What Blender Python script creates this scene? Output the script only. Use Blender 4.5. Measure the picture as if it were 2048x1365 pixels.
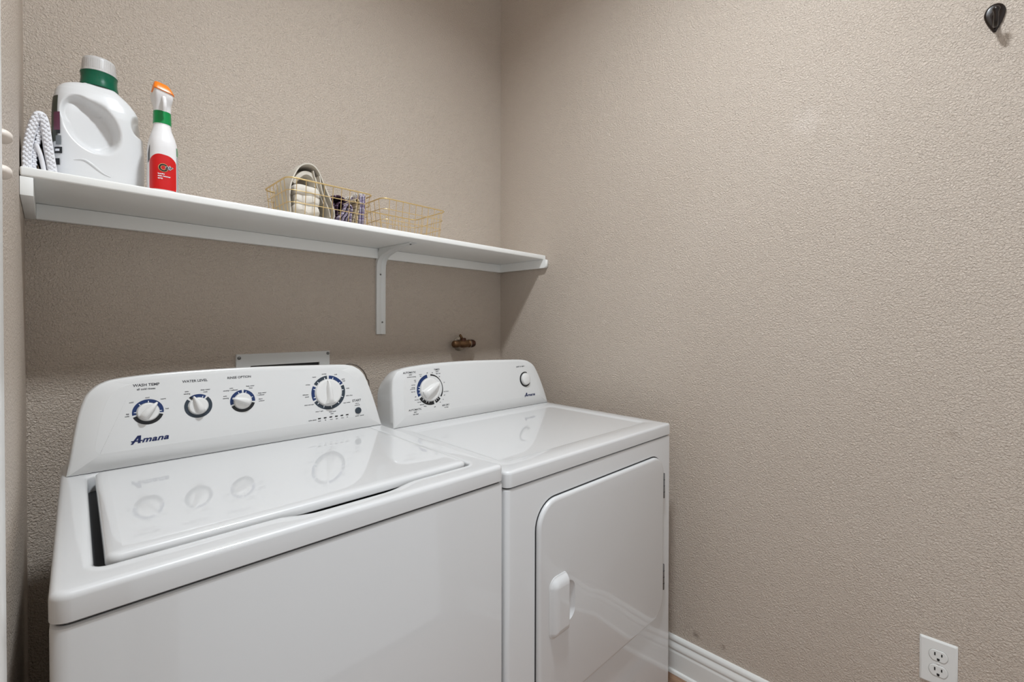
import bpy, bmesh, math, random
from mathutils import Vector, Matrix

random.seed(7)
for o in list(bpy.data.objects):
    bpy.data.objects.remove(o, do_unlink=True)
S = bpy.context.scene
COL = S.collection
R = math.radians

# ------------------------------------------------------------------ camera, world, exposure
F_PX = 901.476
cam_d = bpy.data.cameras.new('camera')
cam_d.sensor_width = 36.0
cam_d.lens = F_PX / 2048 * 36.0
cam_d.shift_y = -25.36 / 2048
cam_d.clip_start = 0.005
cam = bpy.data.objects.new('camera', cam_d)
COL.objects.link(cam)
_yw, _pt, _rl = R(44.1544), R(-0.5736), R(0.1151)
_F = Vector((math.cos(_yw) * math.cos(_pt), math.sin(_yw) * math.cos(_pt), math.sin(_pt)))
_R = Vector((math.sin(_yw), -math.cos(_yw), 0))
_U = _R.cross(_F)
_R2 = _R * math.cos(_rl) + _U * math.sin(_rl)
_U2 = _U * math.cos(_rl) - _R * math.sin(_rl)
_B = -_F
cam.matrix_world = Matrix(((_R2.x, _U2.x, _B.x, -1.5782), (_R2.y, _U2.y, _B.y, -1.6134), (_R2.z, _U2.z, _B.z, 1.2552), (0, 0, 0, 1)))
S.camera = cam

W = bpy.data.worlds.new('world')
S.world = W
W.use_nodes = True
W.node_tree.nodes['Background'].inputs[0].default_value = (0.955, 0.975, 1.0, 1)
W.node_tree.nodes['Background'].inputs[1].default_value = 0.74      # even fill for the unseen hall, enters by doorway and added front opening
BULB = 430.0                                                         # ceiling bulb radiance

S.view_settings.view_transform = 'Standard'
S.view_settings.look = 'None'
S.view_settings.gamma = 1.0
S.view_settings.use_curve_mapping = False
S.view_settings.exposure = 0.0

# ------------------------------------------------------------------ room numbers (metres; corner back/right at 0,0)
XL = -1.616          # left wall
YF = -2.15           # front wall
ZC = 3.05            # ceiling
ZS = 1.5655          # top of the shelf
SD = 0.2976          # shelf depth


# ------------------------------------------------------------------ materials
def lin(c):
    return tuple(((v / 255) / 12.92 if v / 255 <= 0.04045 else ((v / 255 + 0.055) / 1.055) ** 2.4) for v in c) + (1,)


def mat(name, rgb, rough=0.5, metal=0.0, coat=0.0, spec=0.5, trans=0.0, ior=1.45, alpha=None):
    m = bpy.data.materials.new(name)
    m.use_nodes = True
    b = m.node_tree.nodes['Principled BSDF']
    b.inputs['Base Color'].default_value = rgb if len(rgb) == 4 else lin(rgb)
    b.inputs['Roughness'].default_value = rough
    b.inputs['Metallic'].default_value = metal
    b.inputs['Coat Weight'].default_value = coat
    b.inputs['Coat Roughness'].default_value = 0.06
    b.inputs['Specular IOR Level'].default_value = spec
    b.inputs['Transmission Weight'].default_value = trans
    b.inputs['IOR'].default_value = ior
    return m


def N(m, t, **kw):
    n = m.node_tree.nodes.new(t)
    for k, v in kw.items():
        setattr(n, k, v)
    return n


def L(m, a, b):
    m.node_tree.links.new(a, b)


def bsdf(m):
    return m.node_tree.nodes['Principled BSDF']


def add_bump(m, scale, strength, dist=0.002, detail=2.0, rough=0.5, coord='Object', vec=None, kind='noise', distortion=0.0):
    tc = N(m, 'ShaderNodeTexCoord')
    mp = N(m, 'ShaderNodeMapping')
    if vec:
        mp.inputs['Scale'].default_value = vec
    L(m, tc.outputs[coord], mp.inputs[0])
    if kind == 'noise':
        t = N(m, 'ShaderNodeTexNoise')
        t.inputs['Scale'].default_value = scale
        t.inputs['Detail'].default_value = detail
        t.inputs['Roughness'].default_value = rough
        t.inputs['Distortion'].default_value = distortion
        out = t.outputs[0]
    else:
        t = N(m, 'ShaderNodeTexVoronoi')
        t.inputs['Scale'].default_value = scale
        out = t.outputs['Distance']
    L(m, mp.outputs[0], t.inputs['Vector'])
    bp = N(m, 'ShaderNodeBump')
    bp.inputs['Strength'].default_value = strength
    bp.inputs['Distance'].default_value = dist
    L(m, out, bp.inputs['Height'])
    L(m, bp.outputs[0], bsdf(m).inputs['Normal'])
    return mp, t, bp


def wall_material():
    m = mat('painted_wall_texture', (196, 178, 161), rough=0.42, spec=0.35)
    nt = m.node_tree
    tc = N(m, 'ShaderNodeTexCoord')
    # orange-peel paint relief
    n1 = N(m, 'ShaderNodeTexNoise')
    n1.inputs['Scale'].default_value = 225
    n1.inputs['Detail'].default_value = 2.5
    n1.inputs['Roughness'].default_value = 0.5
    n1.inputs['Distortion'].default_value = 0.7
    n2 = N(m, 'ShaderNodeTexNoise')
    n2.inputs['Scale'].default_value = 45
    n2.inputs['Detail'].default_value = 1.0
    L(m, tc.outputs['Object'], n1.inputs['Vector'])
    L(m, tc.outputs['Object'], n2.inputs['Vector'])
    ad = N(m, 'ShaderNodeMath', operation='MULTIPLY_ADD')
    ad.inputs[1].default_value = 0.25
    L(m, n2.outputs[0], ad.inputs[0])
    L(m, n1.outputs[0], ad.inputs[2])
    bp = N(m, 'ShaderNodeBump')
    bp.inputs['Strength'].default_value = 0.9
    bp.inputs['Distance'].default_value = 0.0062
    L(m, ad.outputs[0], bp.inputs['Height'])
    L(m, bp.outputs[0], bsdf(m).inputs['Normal'])
    # faint uneven tint
    n3 = N(m, 'ShaderNodeTexNoise')
    n3.inputs['Scale'].default_value = 3.0
    n3.inputs['Detail'].default_value = 3.0
    L(m, tc.outputs['Object'], n3.inputs['Vector'])
    mx = N(m, 'ShaderNodeMix', data_type='RGBA')
    mx.inputs[6].default_value = lin((199, 185, 171))
    mx.inputs[7].default_value = lin((205, 192, 179))
    L(m, n3.outputs[0], mx.inputs[0])
    cur = mx.outputs[2]
    # scuff marks: soft spots with a ragged outline at fixed places of the wall
    geo = N(m, 'ShaderNodeNewGeometry')
    nz = N(m, 'ShaderNodeTexNoise')
    nz.inputs['Scale'].default_value = 60
    L(m, geo.outputs['Position'], nz.inputs['Vector'])
    for (px, py, pz, rad, rgb, amt) in SCUFFS:
        sub = N(m, 'ShaderNodeVectorMath', operation='DISTANCE')
        sub.inputs[1].default_value = (px, py, pz)
        L(m, geo.outputs['Position'], sub.inputs[0])
        wob = N(m, 'ShaderNodeMath', operation='MULTIPLY_ADD')
        wob.inputs[1].default_value = rad * 1.6
        L(m, nz.outputs[0], wob.inputs[0])
        L(m, sub.outputs['Value'], wob.inputs[2])
        mr = N(m, 'ShaderNodeMapRange')
        mr.inputs['From Min'].default_value = rad * 0.9
        mr.inputs['From Max'].default_value = rad * 1.9
        mr.inputs['To Min'].default_value = amt
        mr.inputs['To Max'].default_value = 0.0
        L(m, wob.outputs[0], mr.inputs['Value'])
        mm = N(m, 'ShaderNodeMix', data_type='RGBA')
        mm.inputs[7].default_value = lin(rgb)
        L(m, mr.outputs[0], mm.inputs[0])
        L(m, cur, mm.inputs[6])
        cur = mm.outputs[2]
    L(m, cur, bsdf(m).inputs['Base Color'])
    return m


# x, y, z, radius, colour, strength
SCUFFS = [(0, -0.985, 0.165, 0.014, (120, 103, 88), 0.55), (0, -1.075, 0.165, 0.012, (130, 112, 97), 0.5),
          (0, -0.60, 1.265, 0.012, (225, 214, 203), 0.35), (0, -1.30, 1.86, 0.05, (226, 215, 205), 0.35),
          (0, -1.62, 0.98, 0.013, (150, 132, 116), 0.35), (-1.27, 0, 1.62, 0.03, (170, 152, 136), 0.35),
          (-0.82, 0, 1.93, 0.03, (180, 163, 147), 0.3)]
M_WALL = wall_material()
M_CEIL = mat('flat_white_ceiling', (236, 234, 230), 0.8)
M_TRIM = mat('semi_gloss_white_trim', (232, 232, 229), 0.3)
add_bump(M_TRIM, 60, 0.08, 0.002)
M_SHELF = mat('brushed_white_shelf_paint', (242, 242, 239), 0.42)
add_bump(M_SHELF, 55, 0.22, 0.002, vec=(0.35, 1, 1))
M_BRACKET = mat('white_bracket_paint', (226, 227, 225), 0.35)
M_ENAMEL = mat('white_enamel', (211, 211, 211), 0.35, coat=0.9)
bsdf(M_ENAMEL).inputs['Coat Roughness'].default_value = 0.035
M_CONSOLE = mat('white_console_plastic', (219, 219, 218), 0.22, coat=0.3)
M_KNOB = mat('white_knob_plastic', (224, 223, 221), 0.25)
M_GAP = mat('painted_gap_shade_and_rubber', (42, 42, 44), 0.6)  # dark colour painted for shade in gaps and recesses, also feet and hinge knuckles
M_NAVY = mat('navy_print', (26, 50, 98), 0.4)
M_BLACK = mat('black_print', (30, 31, 34), 0.4)
M_SLATE = mat('slate_print', (48, 58, 68), 0.4)
M_INK = mat('grey_ink', (62, 63, 68), 0.5)
M_LOGO = mat('navy_logo', (22, 36, 84), 0.35)
M_PRINTWHITE = mat('white_print', (236, 238, 242), 0.4)
M_STEEL = mat('hinge_steel', (120, 120, 120), 0.35, metal=0.9)
M_SCREW = mat('screw_zinc', (120, 120, 118), 0.35, metal=0.9)
M_BRASS = mat('aged_brass', (112, 84, 58), 0.42, metal=0.75)
add_bump(M_BRASS, 160, 0.4, 0.002)
M_BRASSDK = mat('oxidised_brass', (74, 46, 34), 0.5, metal=0.6)
M_CHROME = mat('dull_chrome', (180, 172, 160), 0.3, metal=0.9)
M_BRONZE = mat('oil_rubbed_bronze', (26, 15, 9), 0.3, metal=0.0, coat=0.15, spec=0.4)
M_GOLD = mat('brushed_gold_wire', (222, 194, 138), 0.36, metal=0.6)
M_PLATE = mat('white_outlet_plastic', (226, 226, 223), 0.3)
M_SLOT = mat('dark_slot', (24, 22, 22), 0.7)
M_JUG = mat('white_jug_plastic', (224, 224, 224), 0.3)
bsdf(M_JUG).inputs['Subsurface Weight'].default_value = 0.0
M_GREEN = mat('dark_green_cap', (8, 92, 66), 0.24)
M_CAP = mat('translucent_cap', (232, 230, 228), 0.35, trans=0.35)
M_KGREEN = mat('bright_green_collar', (10, 138, 72), 0.3)
M_ORANGE = mat('orange_nozzle', (247, 128, 22), 0.3)
M_RED = mat('red_label', (206, 22, 24), 0.32)
M_SPRAY = mat('white_spray_plastic', (234, 232, 232), 0.3)
M_PLUM = mat('plum_label', (112, 62, 84), 0.4)
M_LABDK = mat('dark_olive_label', (66, 70, 58), 0.4)
M_LGREY = mat('pale_grey_label', (176, 180, 184), 0.4)
M_CORD = mat('grey_cord', (110, 100, 92), 0.5)
M_DOORCAS = M_TRIM

M_BULB = bpy.data.materials.new('lit_bulb')
M_BULB.use_nodes = True
_n = M_BULB.node_tree.nodes
_n.clear()
_e = _n.new('ShaderNodeEmission')
_e.inputs[0].default_value = (0.88, 0.945, 1.0, 1)
_e.inputs[1].default_value = BULB
_o = _n.new('ShaderNodeOutputMaterial')
M_BULB.node_tree.links.new(_e.outputs[0], _o.inputs[0])


def cloth_material(name, base, stripes=None, scale=60, axis=0, bump=350, rough=0.85, ramp=None):
    m = mat(name, base, rough, spec=0.2)
    tc = N(m, 'ShaderNodeTexCoord')
    if ramp:
        sp = N(m, 'ShaderNodeAttribute')
        sp.attribute_name = 'strip'
        mu = N(m, 'ShaderNodeMath', operation='MULTIPLY')
        mu.inputs[1].default_value = scale
        L(m, sp.outputs['Fac'], mu.inputs[0])
        fr = N(m, 'ShaderNodeMath', operation='FRACT')
        L(m, mu.outputs[0], fr.inputs[0])
        cr = N(m, 'ShaderNodeValToRGB')
        cr.color_ramp.interpolation = 'CONSTANT'
        els = cr.color_ramp.elements
        els[0].position = 0
        els[0].color = lin(ramp[0][1])
        els[1].position = ramp[1][0]
        els[1].color = lin(ramp[1][1])
        for pos, c in ramp[2:]:
            e = els.new(pos)
            e.color = lin(c)
        L(m, fr.outputs[0], cr.inputs[0])
        L(m, cr.outputs[0], bsdf(m).inputs['Base Color'])
    t = N(m, 'ShaderNodeTexNoise')
    t.inputs['Scale'].default_value = bump
    L(m, tc.outputs['Object'], t.inputs['Vector'])
    bp = N(m, 'ShaderNodeBump')
    bp.inputs['Strength'].default_value = 0.35
    bp.inputs['Distance'].default_value = 0.002
    L(m, t.outputs[0], bp.inputs['Height'])
    L(m, bp.outputs[0], bsdf(m).inputs['Normal'])
    return m


M_CREAM = cloth_material('oatmeal_cloth', (206, 199, 187))
M_QUILT = cloth_material('white_quilted_pad', (216, 210, 200), bump=70)
M_DKPURPLE = cloth_material('dark_plum_cloth', (70, 52, 66), scale=7, ramp=[(0, (66, 48, 62)), (0.72, (150, 128, 148)), (0.84, (66, 48, 62))])
M_PURPLE = cloth_material('purple_striped_cloth', (140, 124, 160), scale=8, ramp=[(0, (122, 110, 132)), (0.5, (206, 200, 208)), (0.72, (136, 122, 146))])
M_BEIGE = cloth_material('beige_striped_cloth', (190, 172, 146), scale=9, ramp=[(0, (192, 176, 150)), (0.55, (84, 66, 58)), (0.68, (206, 192, 168))])
M_LAVENDER = cloth_material('lavender_cloth', (160, 146, 184), scale=5, ramp=[(0, (166, 158, 178)), (0.6, (204, 198, 210)), (0.78, (142, 126, 164))])
M_FRINGE = cloth_material('white_fringe', (232, 228, 222), bump=200)
M_WAFFLE = mat('white_bubble_microfibre', (232, 232, 236), 0.85, spec=0.2)


# ------------------------------------------------------------------ mesh helpers
def finish(name, me, m, parent=None, loc=(0, 0, 0), rot=None, smooth=40):
    o = bpy.data.objects.new(name, me)
    COL.objects.link(o)
    if m is not None:
        me.materials.append(m)
    if smooth:
        me.polygons.foreach_set('use_smooth', [True] * len(me.polygons))
        me.set_sharp_from_angle(angle=R(smooth))
    if parent is not None:
        o.parent = parent
    o.location = loc
    if rot:
        o.rotation_euler = rot
    return o


def pyd(name, v, f, m, parent=None, smooth=40, **kw):
    me = bpy.data.meshes.new(name)
    me.from_pydata([tuple(q) for q in v], [], f)
    bm = bmesh.new()
    bm.from_mesh(me)
    bmesh.ops.recalc_face_normals(bm, faces=bm.faces)
    bm.to_mesh(me)
    bm.free()
    me.update()
    return finish(name, me, m, parent, smooth=smooth, **kw)


def bm_obj(name, bm, m, parent=None, smooth=40, **kw):
    me = bpy.data.meshes.new(name)
    bmesh.ops.recalc_face_normals(bm, faces=bm.faces)
    bm.to_mesh(me)
    bm.free()
    return finish(name, me, m, parent, smooth=smooth, **kw)


def add_box(bm, x0, x1, y0, y1, z0, z1, bev=0.0, seg=2):
    r = bmesh.ops.create_cube(bm, size=1.0)
    vs = r['verts']
    for v in vs:
        v.co = Vector((x0 + (v.co.x + 0.5) * (x1 - x0), y0 + (v.co.y + 0.5) * (y1 - y0), z0 + (v.co.z + 0.5) * (z1 - z0)))
    if bev > 0:
        es = set()
        for v in vs:
            es.update(v.link_edges)
        bmesh.ops.bevel(bm, geom=list(es), offset=bev, segments=seg, profile=0.5, affect='EDGES')
    return vs


def box(name, x0, x1, y0, y1, z0, z1, m, parent=None, bev=0.0, seg=2, **kw):
    bm = bmesh.new()
    add_box(bm, x0, x1, y0, y1, z0, z1, bev, seg)
    return bm_obj(name, bm, m, parent, **kw)


def rrect(x0, x1, y0, y1, r, nc=6, ns=1):
    """rounded rectangle, counter-clockwise from lower left; r may be 4 radii (ll, lr, ur, ul)"""
    if not isinstance(r, (list, tuple)):
        r = (r,) * 4
    cs = [(x0 + r[0], y0 + r[0], 180, r[0]), (x1 - r[1], y0 + r[1], 270, r[1]), (x1 - r[2], y1 - r[2], 0, r[2]), (x0 + r[3], y1 - r[3], 90, r[3])]
    arcs = []
    for cx, cy, a0, rr in cs:
        arcs.append([(cx + rr * math.cos(R(a0 + 90 * i / nc)), cy + rr * math.sin(R(a0 + 90 * i / nc))) for i in range(nc + 1)])
    out = []
    for i in range(4):
        out += arcs[i]
        a = arcs[i][-1]
        b = arcs[(i + 1) % 4][0]
        for k in range(1, ns):
            t = k / ns
            out.append((a[0] + (b[0] - a[0]) * t, a[1] + (b[1] - a[1]) * t))
    return out


def loft_data(rings, cap0=True, cap1=True, closed=True):
    n = len(rings[0])
    v = [q for r in rings for q in r]
    f = []
    for i in range(len(rings) - 1):
        for j in range(n if closed else n - 1):
            k = (j + 1) % n
            f.append((i * n + j, i * n + k, (i + 1) * n + k, (i + 1) * n + j))
    if cap0:
        f.append(tuple(range(n - 1, -1, -1)))
    if cap1:
        b = (len(rings) - 1) * n
        f.append(tuple(range(b, b + n)))
    return v, f


def loft(name, rings, m, parent=None, cap0=True, cap1=True, smooth=40, **kw):
    v, f = loft_data(rings, cap0, cap1)
    o = pyd(name, v, f, m, parent, smooth=smooth, **kw)
    if smooth and len(rings[0]) > 4:
        for p in o.data.polygons:
            if p.loop_total > 4:
                p.use_smooth = False
    return o


def lathe(name, prof, m, parent=None, seg=32, axis='z', smooth=40, center=(0, 0, 0), **kw):
    """prof: list of (radius, height)"""
    rings = []
    for r, h in prof:
        ring = []
        for i in range(seg):
            a = 2 * math.pi * i / seg
            c, s = r * math.cos(a), r * math.sin(a)
            p = {'z': (c, s, h), 'y': (c, h, s), 'x': (h, c, s)}[axis]
            ring.append((p[0] + center[0], p[1] + center[1], p[2] + center[2]))
        rings.append(ring)
    return loft(name, rings, m, parent, smooth=smooth, **kw)


def tube_data(pts, r, seg=8, closed=False):
    pts = [Vector(p) for p in pts]
    n = len(pts)
    rings = []
    up = Vector((0, 0, 1))
    prev = None
    for i, p in enumerate(pts):
        if closed:
            t = (pts[(i + 1) % n] - pts[i - 1]).normalized()
        else:
            t = (pts[min(i + 1, n - 1)] - pts[max(i - 1, 0)]).normalized()
        if prev is None:
            a = up if abs(t.dot(up)) < 0.95 else Vector((1, 0, 0))
            u = t.cross(a).normalized()
        else:
            u = (prev - t * prev.dot(t)).normalized()
        w = t.cross(u)
        prev = u
        rr = r[i] if isinstance(r, (list, tuple)) else r
        rings.append([tuple(p + (u * math.cos(2 * math.pi * k / seg) + w * math.sin(2 * math.pi * k / seg)) * rr) for k in range(seg)])
    if closed:
        rings.append(rings[0])
        return loft_data(rings, False, False)
    return loft_data(rings)


def tube(name, pts, r, m, parent=None, seg=8, closed=False, **kw):
    v, f = tube_data(pts, r, seg, closed)
    return pyd(name, v, f, m, parent, smooth=60, **kw)


def catmull(pts, per=6):
    out = []
    n = len(pts)
    for i in range(n - 1):
        p0, p1, p2, p3 = pts[max(i - 1, 0)], pts[i], pts[i + 1], pts[min(i + 2, n - 1)]
        for k in range(per):
            t = k / per
            out.append(tuple(0.5 * (2 * b + (c - a) * t + (2 * a - 5 * b + 4 * c - d) * t * t + (3 * b - a - 3 * c + d) * t ** 3)
                             for a, b, c, d in zip(p0, p1, p2, p3)))
    out.append(tuple(pts[-1]))
    return out


def lerp_table(tab, x):
    if x <= tab[0][0]:
        return tab[0][1:]
    for a, b in zip(tab, tab[1:]):
        if x <= b[0]:
            t = (x - a[0]) / (b[0] - a[0])
            return tuple(p + (q - p) * t for p, q in zip(a[1:], b[1:]))
    return tab[-1][1:]


def smooth01(t):
    t = max(0.0, min(1.0, t))
    return t * t * (3 - 2 * t)


def empty(name, loc=(0, 0, 0), rz=0.0):
    o = bpy.data.objects.new(name, None)
    COL.objects.link(o)
    o.location = loc
    o.rotation_euler = (0, 0, rz)
    o.empty_display_size = 0.1
    return o


def tag(o, label=None, cat=None, group=None, kind=None):
    if label:
        o['label'] = label
    if cat:
        o['category'] = cat
    if group:
        o['group'] = group
    if kind:
        o['kind'] = kind
    return o


def struct(o):
    o['kind'] = 'structure'
    return o


def text_verts(body, size, shear=0.0, offset=0.0, align='CENTER', spacing=1.0):
    cu = bpy.data.curves.new('txt', 'FONT')
    cu.body = body
    cu.size = size
    cu.shear = shear
    cu.offset = offset
    cu.align_x = align
    cu.space_character = spacing
    cu.resolution_u = 2
    o = bpy.data.objects.new('txt', cu)
    COL.objects.link(o)
    dg = bpy.context.evaluated_depsgraph_get()
    dg.update()
    me = bpy.data.meshes.new_from_object(o.evaluated_get(dg))
    v = [tuple(q.co) for q in me.vertices]
    f = [tuple(p.vertices) for p in me.polygons]
    bpy.data.objects.remove(o)
    bpy.data.curves.remove(cu)
    bpy.data.meshes.remove(me)
    return v, f


# ------------------------------------------------------------------ the room
def slab(name, x0, x1, y0, y1, z0, z1, m):
    return struct(box(name, x0, x1, y0, y1, z0, z1, m, smooth=0))


slab('wall_back', XL - 0.12, 0.12, 0.0, 0.12, 0, ZC, M_WALL)
slab('wall_right', 0.0, 0.12, YF, 0.0, 0, ZC, M_WALL)
OX_A, OX_B = -1.47, -0.14                 # wide unseen opening behind the camera, added to let in fill light
bm = bmesh.new()
add_box(bm, XL - 0.12, OX_A, YF - 0.12, YF, 0, ZC)
add_box(bm, OX_B, 0.12, YF - 0.12, YF, 0, ZC)
add_box(bm, OX_A, OX_B, YF - 0.12, YF, 2.75, ZC)
struct(bm_obj('wall_front', bm, M_WALL, smooth=0))
DY0, DY1, DZ = -1.146, -1.98, 2.06       # doorway in the left wall, the camera stands in it
bm = bmesh.new()
add_box(bm, XL - 0.12, XL, DY0, 0.0, 0, ZC)
add_box(bm, XL - 0.12, XL, YF, DY1, 0, ZC)
add_box(bm, XL - 0.12, XL, DY1, DY0, DZ, ZC)
struct(bm_obj('wall_left', bm, M_WALL, smooth=0))
slab('ceiling', XL - 0.12, 0.12, YF - 0.12, 0.12, ZC, ZC + 0.1, M_CEIL)

# floor: wood-look planks laid on a sub floor
M_FLOOR = mat('grey_brown_sub_floor', (92, 72, 58), 0.6)
fl = struct(box('floor', XL - 0.12, 0.12, YF - 0.12, 0.12, -0.06, -0.0015, M_FLOOR, smooth=0))
M_PLANK = mat('oak_look_plank', (150, 116, 90), 0.4)
_tc = N(M_PLANK, 'ShaderNodeTexCoord')
_mp = N(M_PLANK, 'ShaderNodeMapping')
_mp.inputs['Scale'].default_value = (22, 3, 1)
L(M_PLANK, _tc.outputs['Object'], _mp.inputs[0])
_nz = N(M_PLANK, 'ShaderNodeTexNoise')
_nz.inputs['Scale'].default_value = 3
_nz.inputs['Detail'].default_value = 5
L(M_PLANK, _mp.outputs[0], _nz.inputs['Vector'])
_cr = N(M_PLANK, 'ShaderNodeValToRGB')
_cr.color_ramp.elements[0].position = 0.3
_cr.color_ramp.elements[0].color = lin((112, 82, 62))
_cr.color_ramp.elements[1].position = 0.75
_cr.color_ramp.elements[1].color = lin((172, 138, 112))
L(M_PLANK, _nz.outputs[0], _cr.inputs[0])
L(M_PLANK, _cr.outputs[0], bsdf(M_PLANK).inputs['Base Color'])
plank0 = None
for i in range(11):
    x = -0.075 - i * 0.1475
    for k in range(2):
        y0 = -0.02 - k * 1.1 - (0.0 if k == 0 else 0.0)
        if plank0 is None:
            plank0 = box('plank', -0.072, 0.072, -1.06, 0.0, -0.0015, 0.0, M_PLANK, fl, bev=0.0008, seg=1)
            q = plank0
        else:
            q = plank0.copy()
            COL.objects.link(q)
            q.parent = fl
        q.location = (x, y0, 0)


# baseboards: stepped colonial profile run along the wall
def baseboard(name, prof, a, b, axis):
    rings = []
    for t in (a, b):
        if axis == 'y':      # along the right wall
            rings.append([(-d, t, z) for d, z in prof])
        else:
            rings.append([(t, -d, z) for d, z in prof])
    return struct(loft(name, rings, M_TRIM, smooth=30))


BB = [(0, 0.0), (0.0150, 0.0), (0.0150, 0.070), (0.0148, 0.074), (0.0125, 0.078), (0.0125, 0.0805), (0.0142, 0.084), (0.0142, 0.090), (0.0120, 0.097),
      (0.0085, 0.104), (0.0075, 0.107), (0.0075, 0.1095), (0.0100, 0.1120), (0.0105, 0.117), (0.0090, 0.1225), (0.0050, 0.127), (0.0, 0.128)]
baseboard('baseboard_right', BB, -0.0005, YF + 0.001, 'y')
baseboard('baseboard_back', BB, XL + 0.001, -0.016, 'x')
# quarter-round shoe and caulk at the floor
shoe = [(0.0145, 0.0), (0.024, 0.0), (0.0235, 0.005), (0.0215, 0.0095), (0.018, 0.012), (0.0145, 0.0125)]
struct(loft('trim_2', [[(-d, t, z) for d, z in shoe] for t in (-0.02, YF + 0.002)], M_TRIM, smooth=30))

# door casing round the doorway beside the camera
bm = bmesh.new()
add_box(bm, XL, XL + 0.014, DY0 + 0.004, DY0 + 0.061, 0, DZ + 0.06, 0.003)
add_box(bm, XL, XL + 0.014, DY1 - 0.061, DY1 - 0.004, 0, DZ + 0.06, 0.003)
add_box(bm, XL, XL + 0.0135, DY1 - 0.004, DY0 + 0.004, DZ + 0.003, DZ + 0.06, 0.003)
add_box(bm, XL - 0.12, XL + 0.001, DY0 - 0.010, DY0 + 0.002, 0, DZ, 0.001)
add_box(bm, XL - 0.12, XL + 0.001, DY1 - 0.002, DY1 + 0.010, 0, DZ, 0.001)
struct(bm_obj('trim_1', bm, M_DOORCAS))


# ------------------------------------------------------------------ ceiling light (above the frame)
LX, LY = -1.02, -1.27
t = empty('ceiling_light', (LX, LY, ZC))
tag(t, 'round white drum ceiling light with a glowing lens above the appliances', 'ceiling light')
lathe('canopy', [(0.001, 0.0), (0.118, 0.0), (0.118, -0.062), (0.114, -0.066), (0.107, -0.066), (0.105, -0.060), (0.105, -0.010), (0.001, -0.010)], M_TRIM, t, seg=40)  # deep rim shaped to keep direct light off the upper walls
lathe('lens', [(0.104, -0.011), (0.104, -0.0140), (0.098, -0.0150), (0.0005, -0.0160)], M_BULB, t, seg=40, cap0=False)


# ------------------------------------------------------------------ wall shelf
sh = empty('wall_shelf', (XL, 0, ZS))
tag(sh, 'long white wooden shelf on cleats across the back wall above the washer', 'shelf')
WL = -XL
box('board', 0.001, WL - 0.004, -SD, -0.0005, -0.019, 0, M_SHELF, sh, bev=0.0035, seg=3)
box('cleat', 0.0195, WL - 0.0195, -0.019, -0.0005, -0.057, -0.0195, M_SHELF, sh, bev=0.0012)
box('cleat', 0.0005, 0.0195, -SD + 0.002, -0.0005, -0.057, -0.0195, M_SHELF, sh, bev=0.0012)
pts = [(-0.0005, -0.057), (-SD - 0.004, -0.057), (-SD - 0.012, -0.050), (-SD - 0.012, -0.024), (-SD - 0.008, -0.0195), (-0.0005, -0.0195)]
loft('cleat', [[(x, y, z) for y, z in pts] for x in (WL - 0.0195, WL - 0.0005)], M_SHELF, sh)

# steel shelf bracket: pressed channel, one leg on the wall, one arm under the board
br_x = 0.9515
prof = [(-0.009, -0.352), (-0.0095, -0.20), (-0.0105, -0.10), (-0.0125, -0.080), (-0.018, -0.066), (-0.030, -0.054), (-0.050, -0.045), (-0.10, -0.0335), (-0.17, -0.0245), (-0.232, -0.0215)]
bm = bmesh.new()
hw = 0.0195
rows = []
for (y, z) in prof:
    w = hw if z < -0.09 else hw * (1 - 0.25 * smooth01((-y - 0.03) / 0.2))
    rows.append([bm.verts.new((br_x + dx, yy, zz)) for dx, yy, zz in (
        (-w, min(-0.0005, y + 0.5) if z < -0.06 else y, -0.0195 if z >= -0.06 else z),
        (-w, y, z), (-w * 0.82, y - 0.0012, z - (0.0012 if z > -0.06 else 0)), (-w * 0.25, y - 0.0012, z - (0.0012 if z > -0.06 else 0)), (0, y + 0.0018, z + 0.001),
        (w * 0.25, y - 0.0012, z - (0.0012 if z > -0.06 else 0)), (w * 0.82, y - 0.0012, z - (0.0012 if z > -0.06 else 0)), (w, y, z),
        (w, min(-0.0005, y + 0.5) if z < -0.06 else y, -0.0195 if z >= -0.06 else z))])
for a, b in zip(rows, rows[1:]):
    for j in range(8):
        bm.faces.new((a[j], a[j + 1], b[j + 1], b[j]))
bm.faces.new(rows[0])
bm.faces.new(rows[-1])
brk = bm_obj('bracket', bm, M_BRACKET, sh)
tag(brk, 'white pressed steel bracket')
for (x, y, z) in ((br_x - 0.004, -0.0125, -0.118), (br_x + 0.004, -0.0118, -0.305), (br_x + 0.0, -0.215, -0.0245)):
    if z > -0.05:
        lathe('screw', [(0.0002, 0.0015), (0.0034, 0.0015), (0.0034, 0), (0.0022, -0.0012), (0.0002, -0.0014)], M_SCREW, brk, 12, 'z', center=(x, y, z))
    else:
        lathe('screw', [(0.0002, 0.001), (0.0034, 0.001), (0.0034, 0), (0.0022, -0.0012), (0.0002, -0.0014)], M_SCREW, brk, 12, 'y', center=(x, y, z))


# ------------------------------------------------------------------ appliances
class Face:
    """a tilted plane: u along x, v up the slope, h outwards"""

    def __init__(self, y0, z0, lean):
        self.o = Vector((0, y0, z0))
        a = R(lean)
        self.U = Vector((1, 0, 0))
        self.V = Vector((0, math.sin(a), math.cos(a)))
        self.Nn = Vector((0, -math.cos(a), math.sin(a)))

    def p(self, u, v, h=0.0):
        return self.o + self.U * u + self.V * v + self.Nn * h


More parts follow.
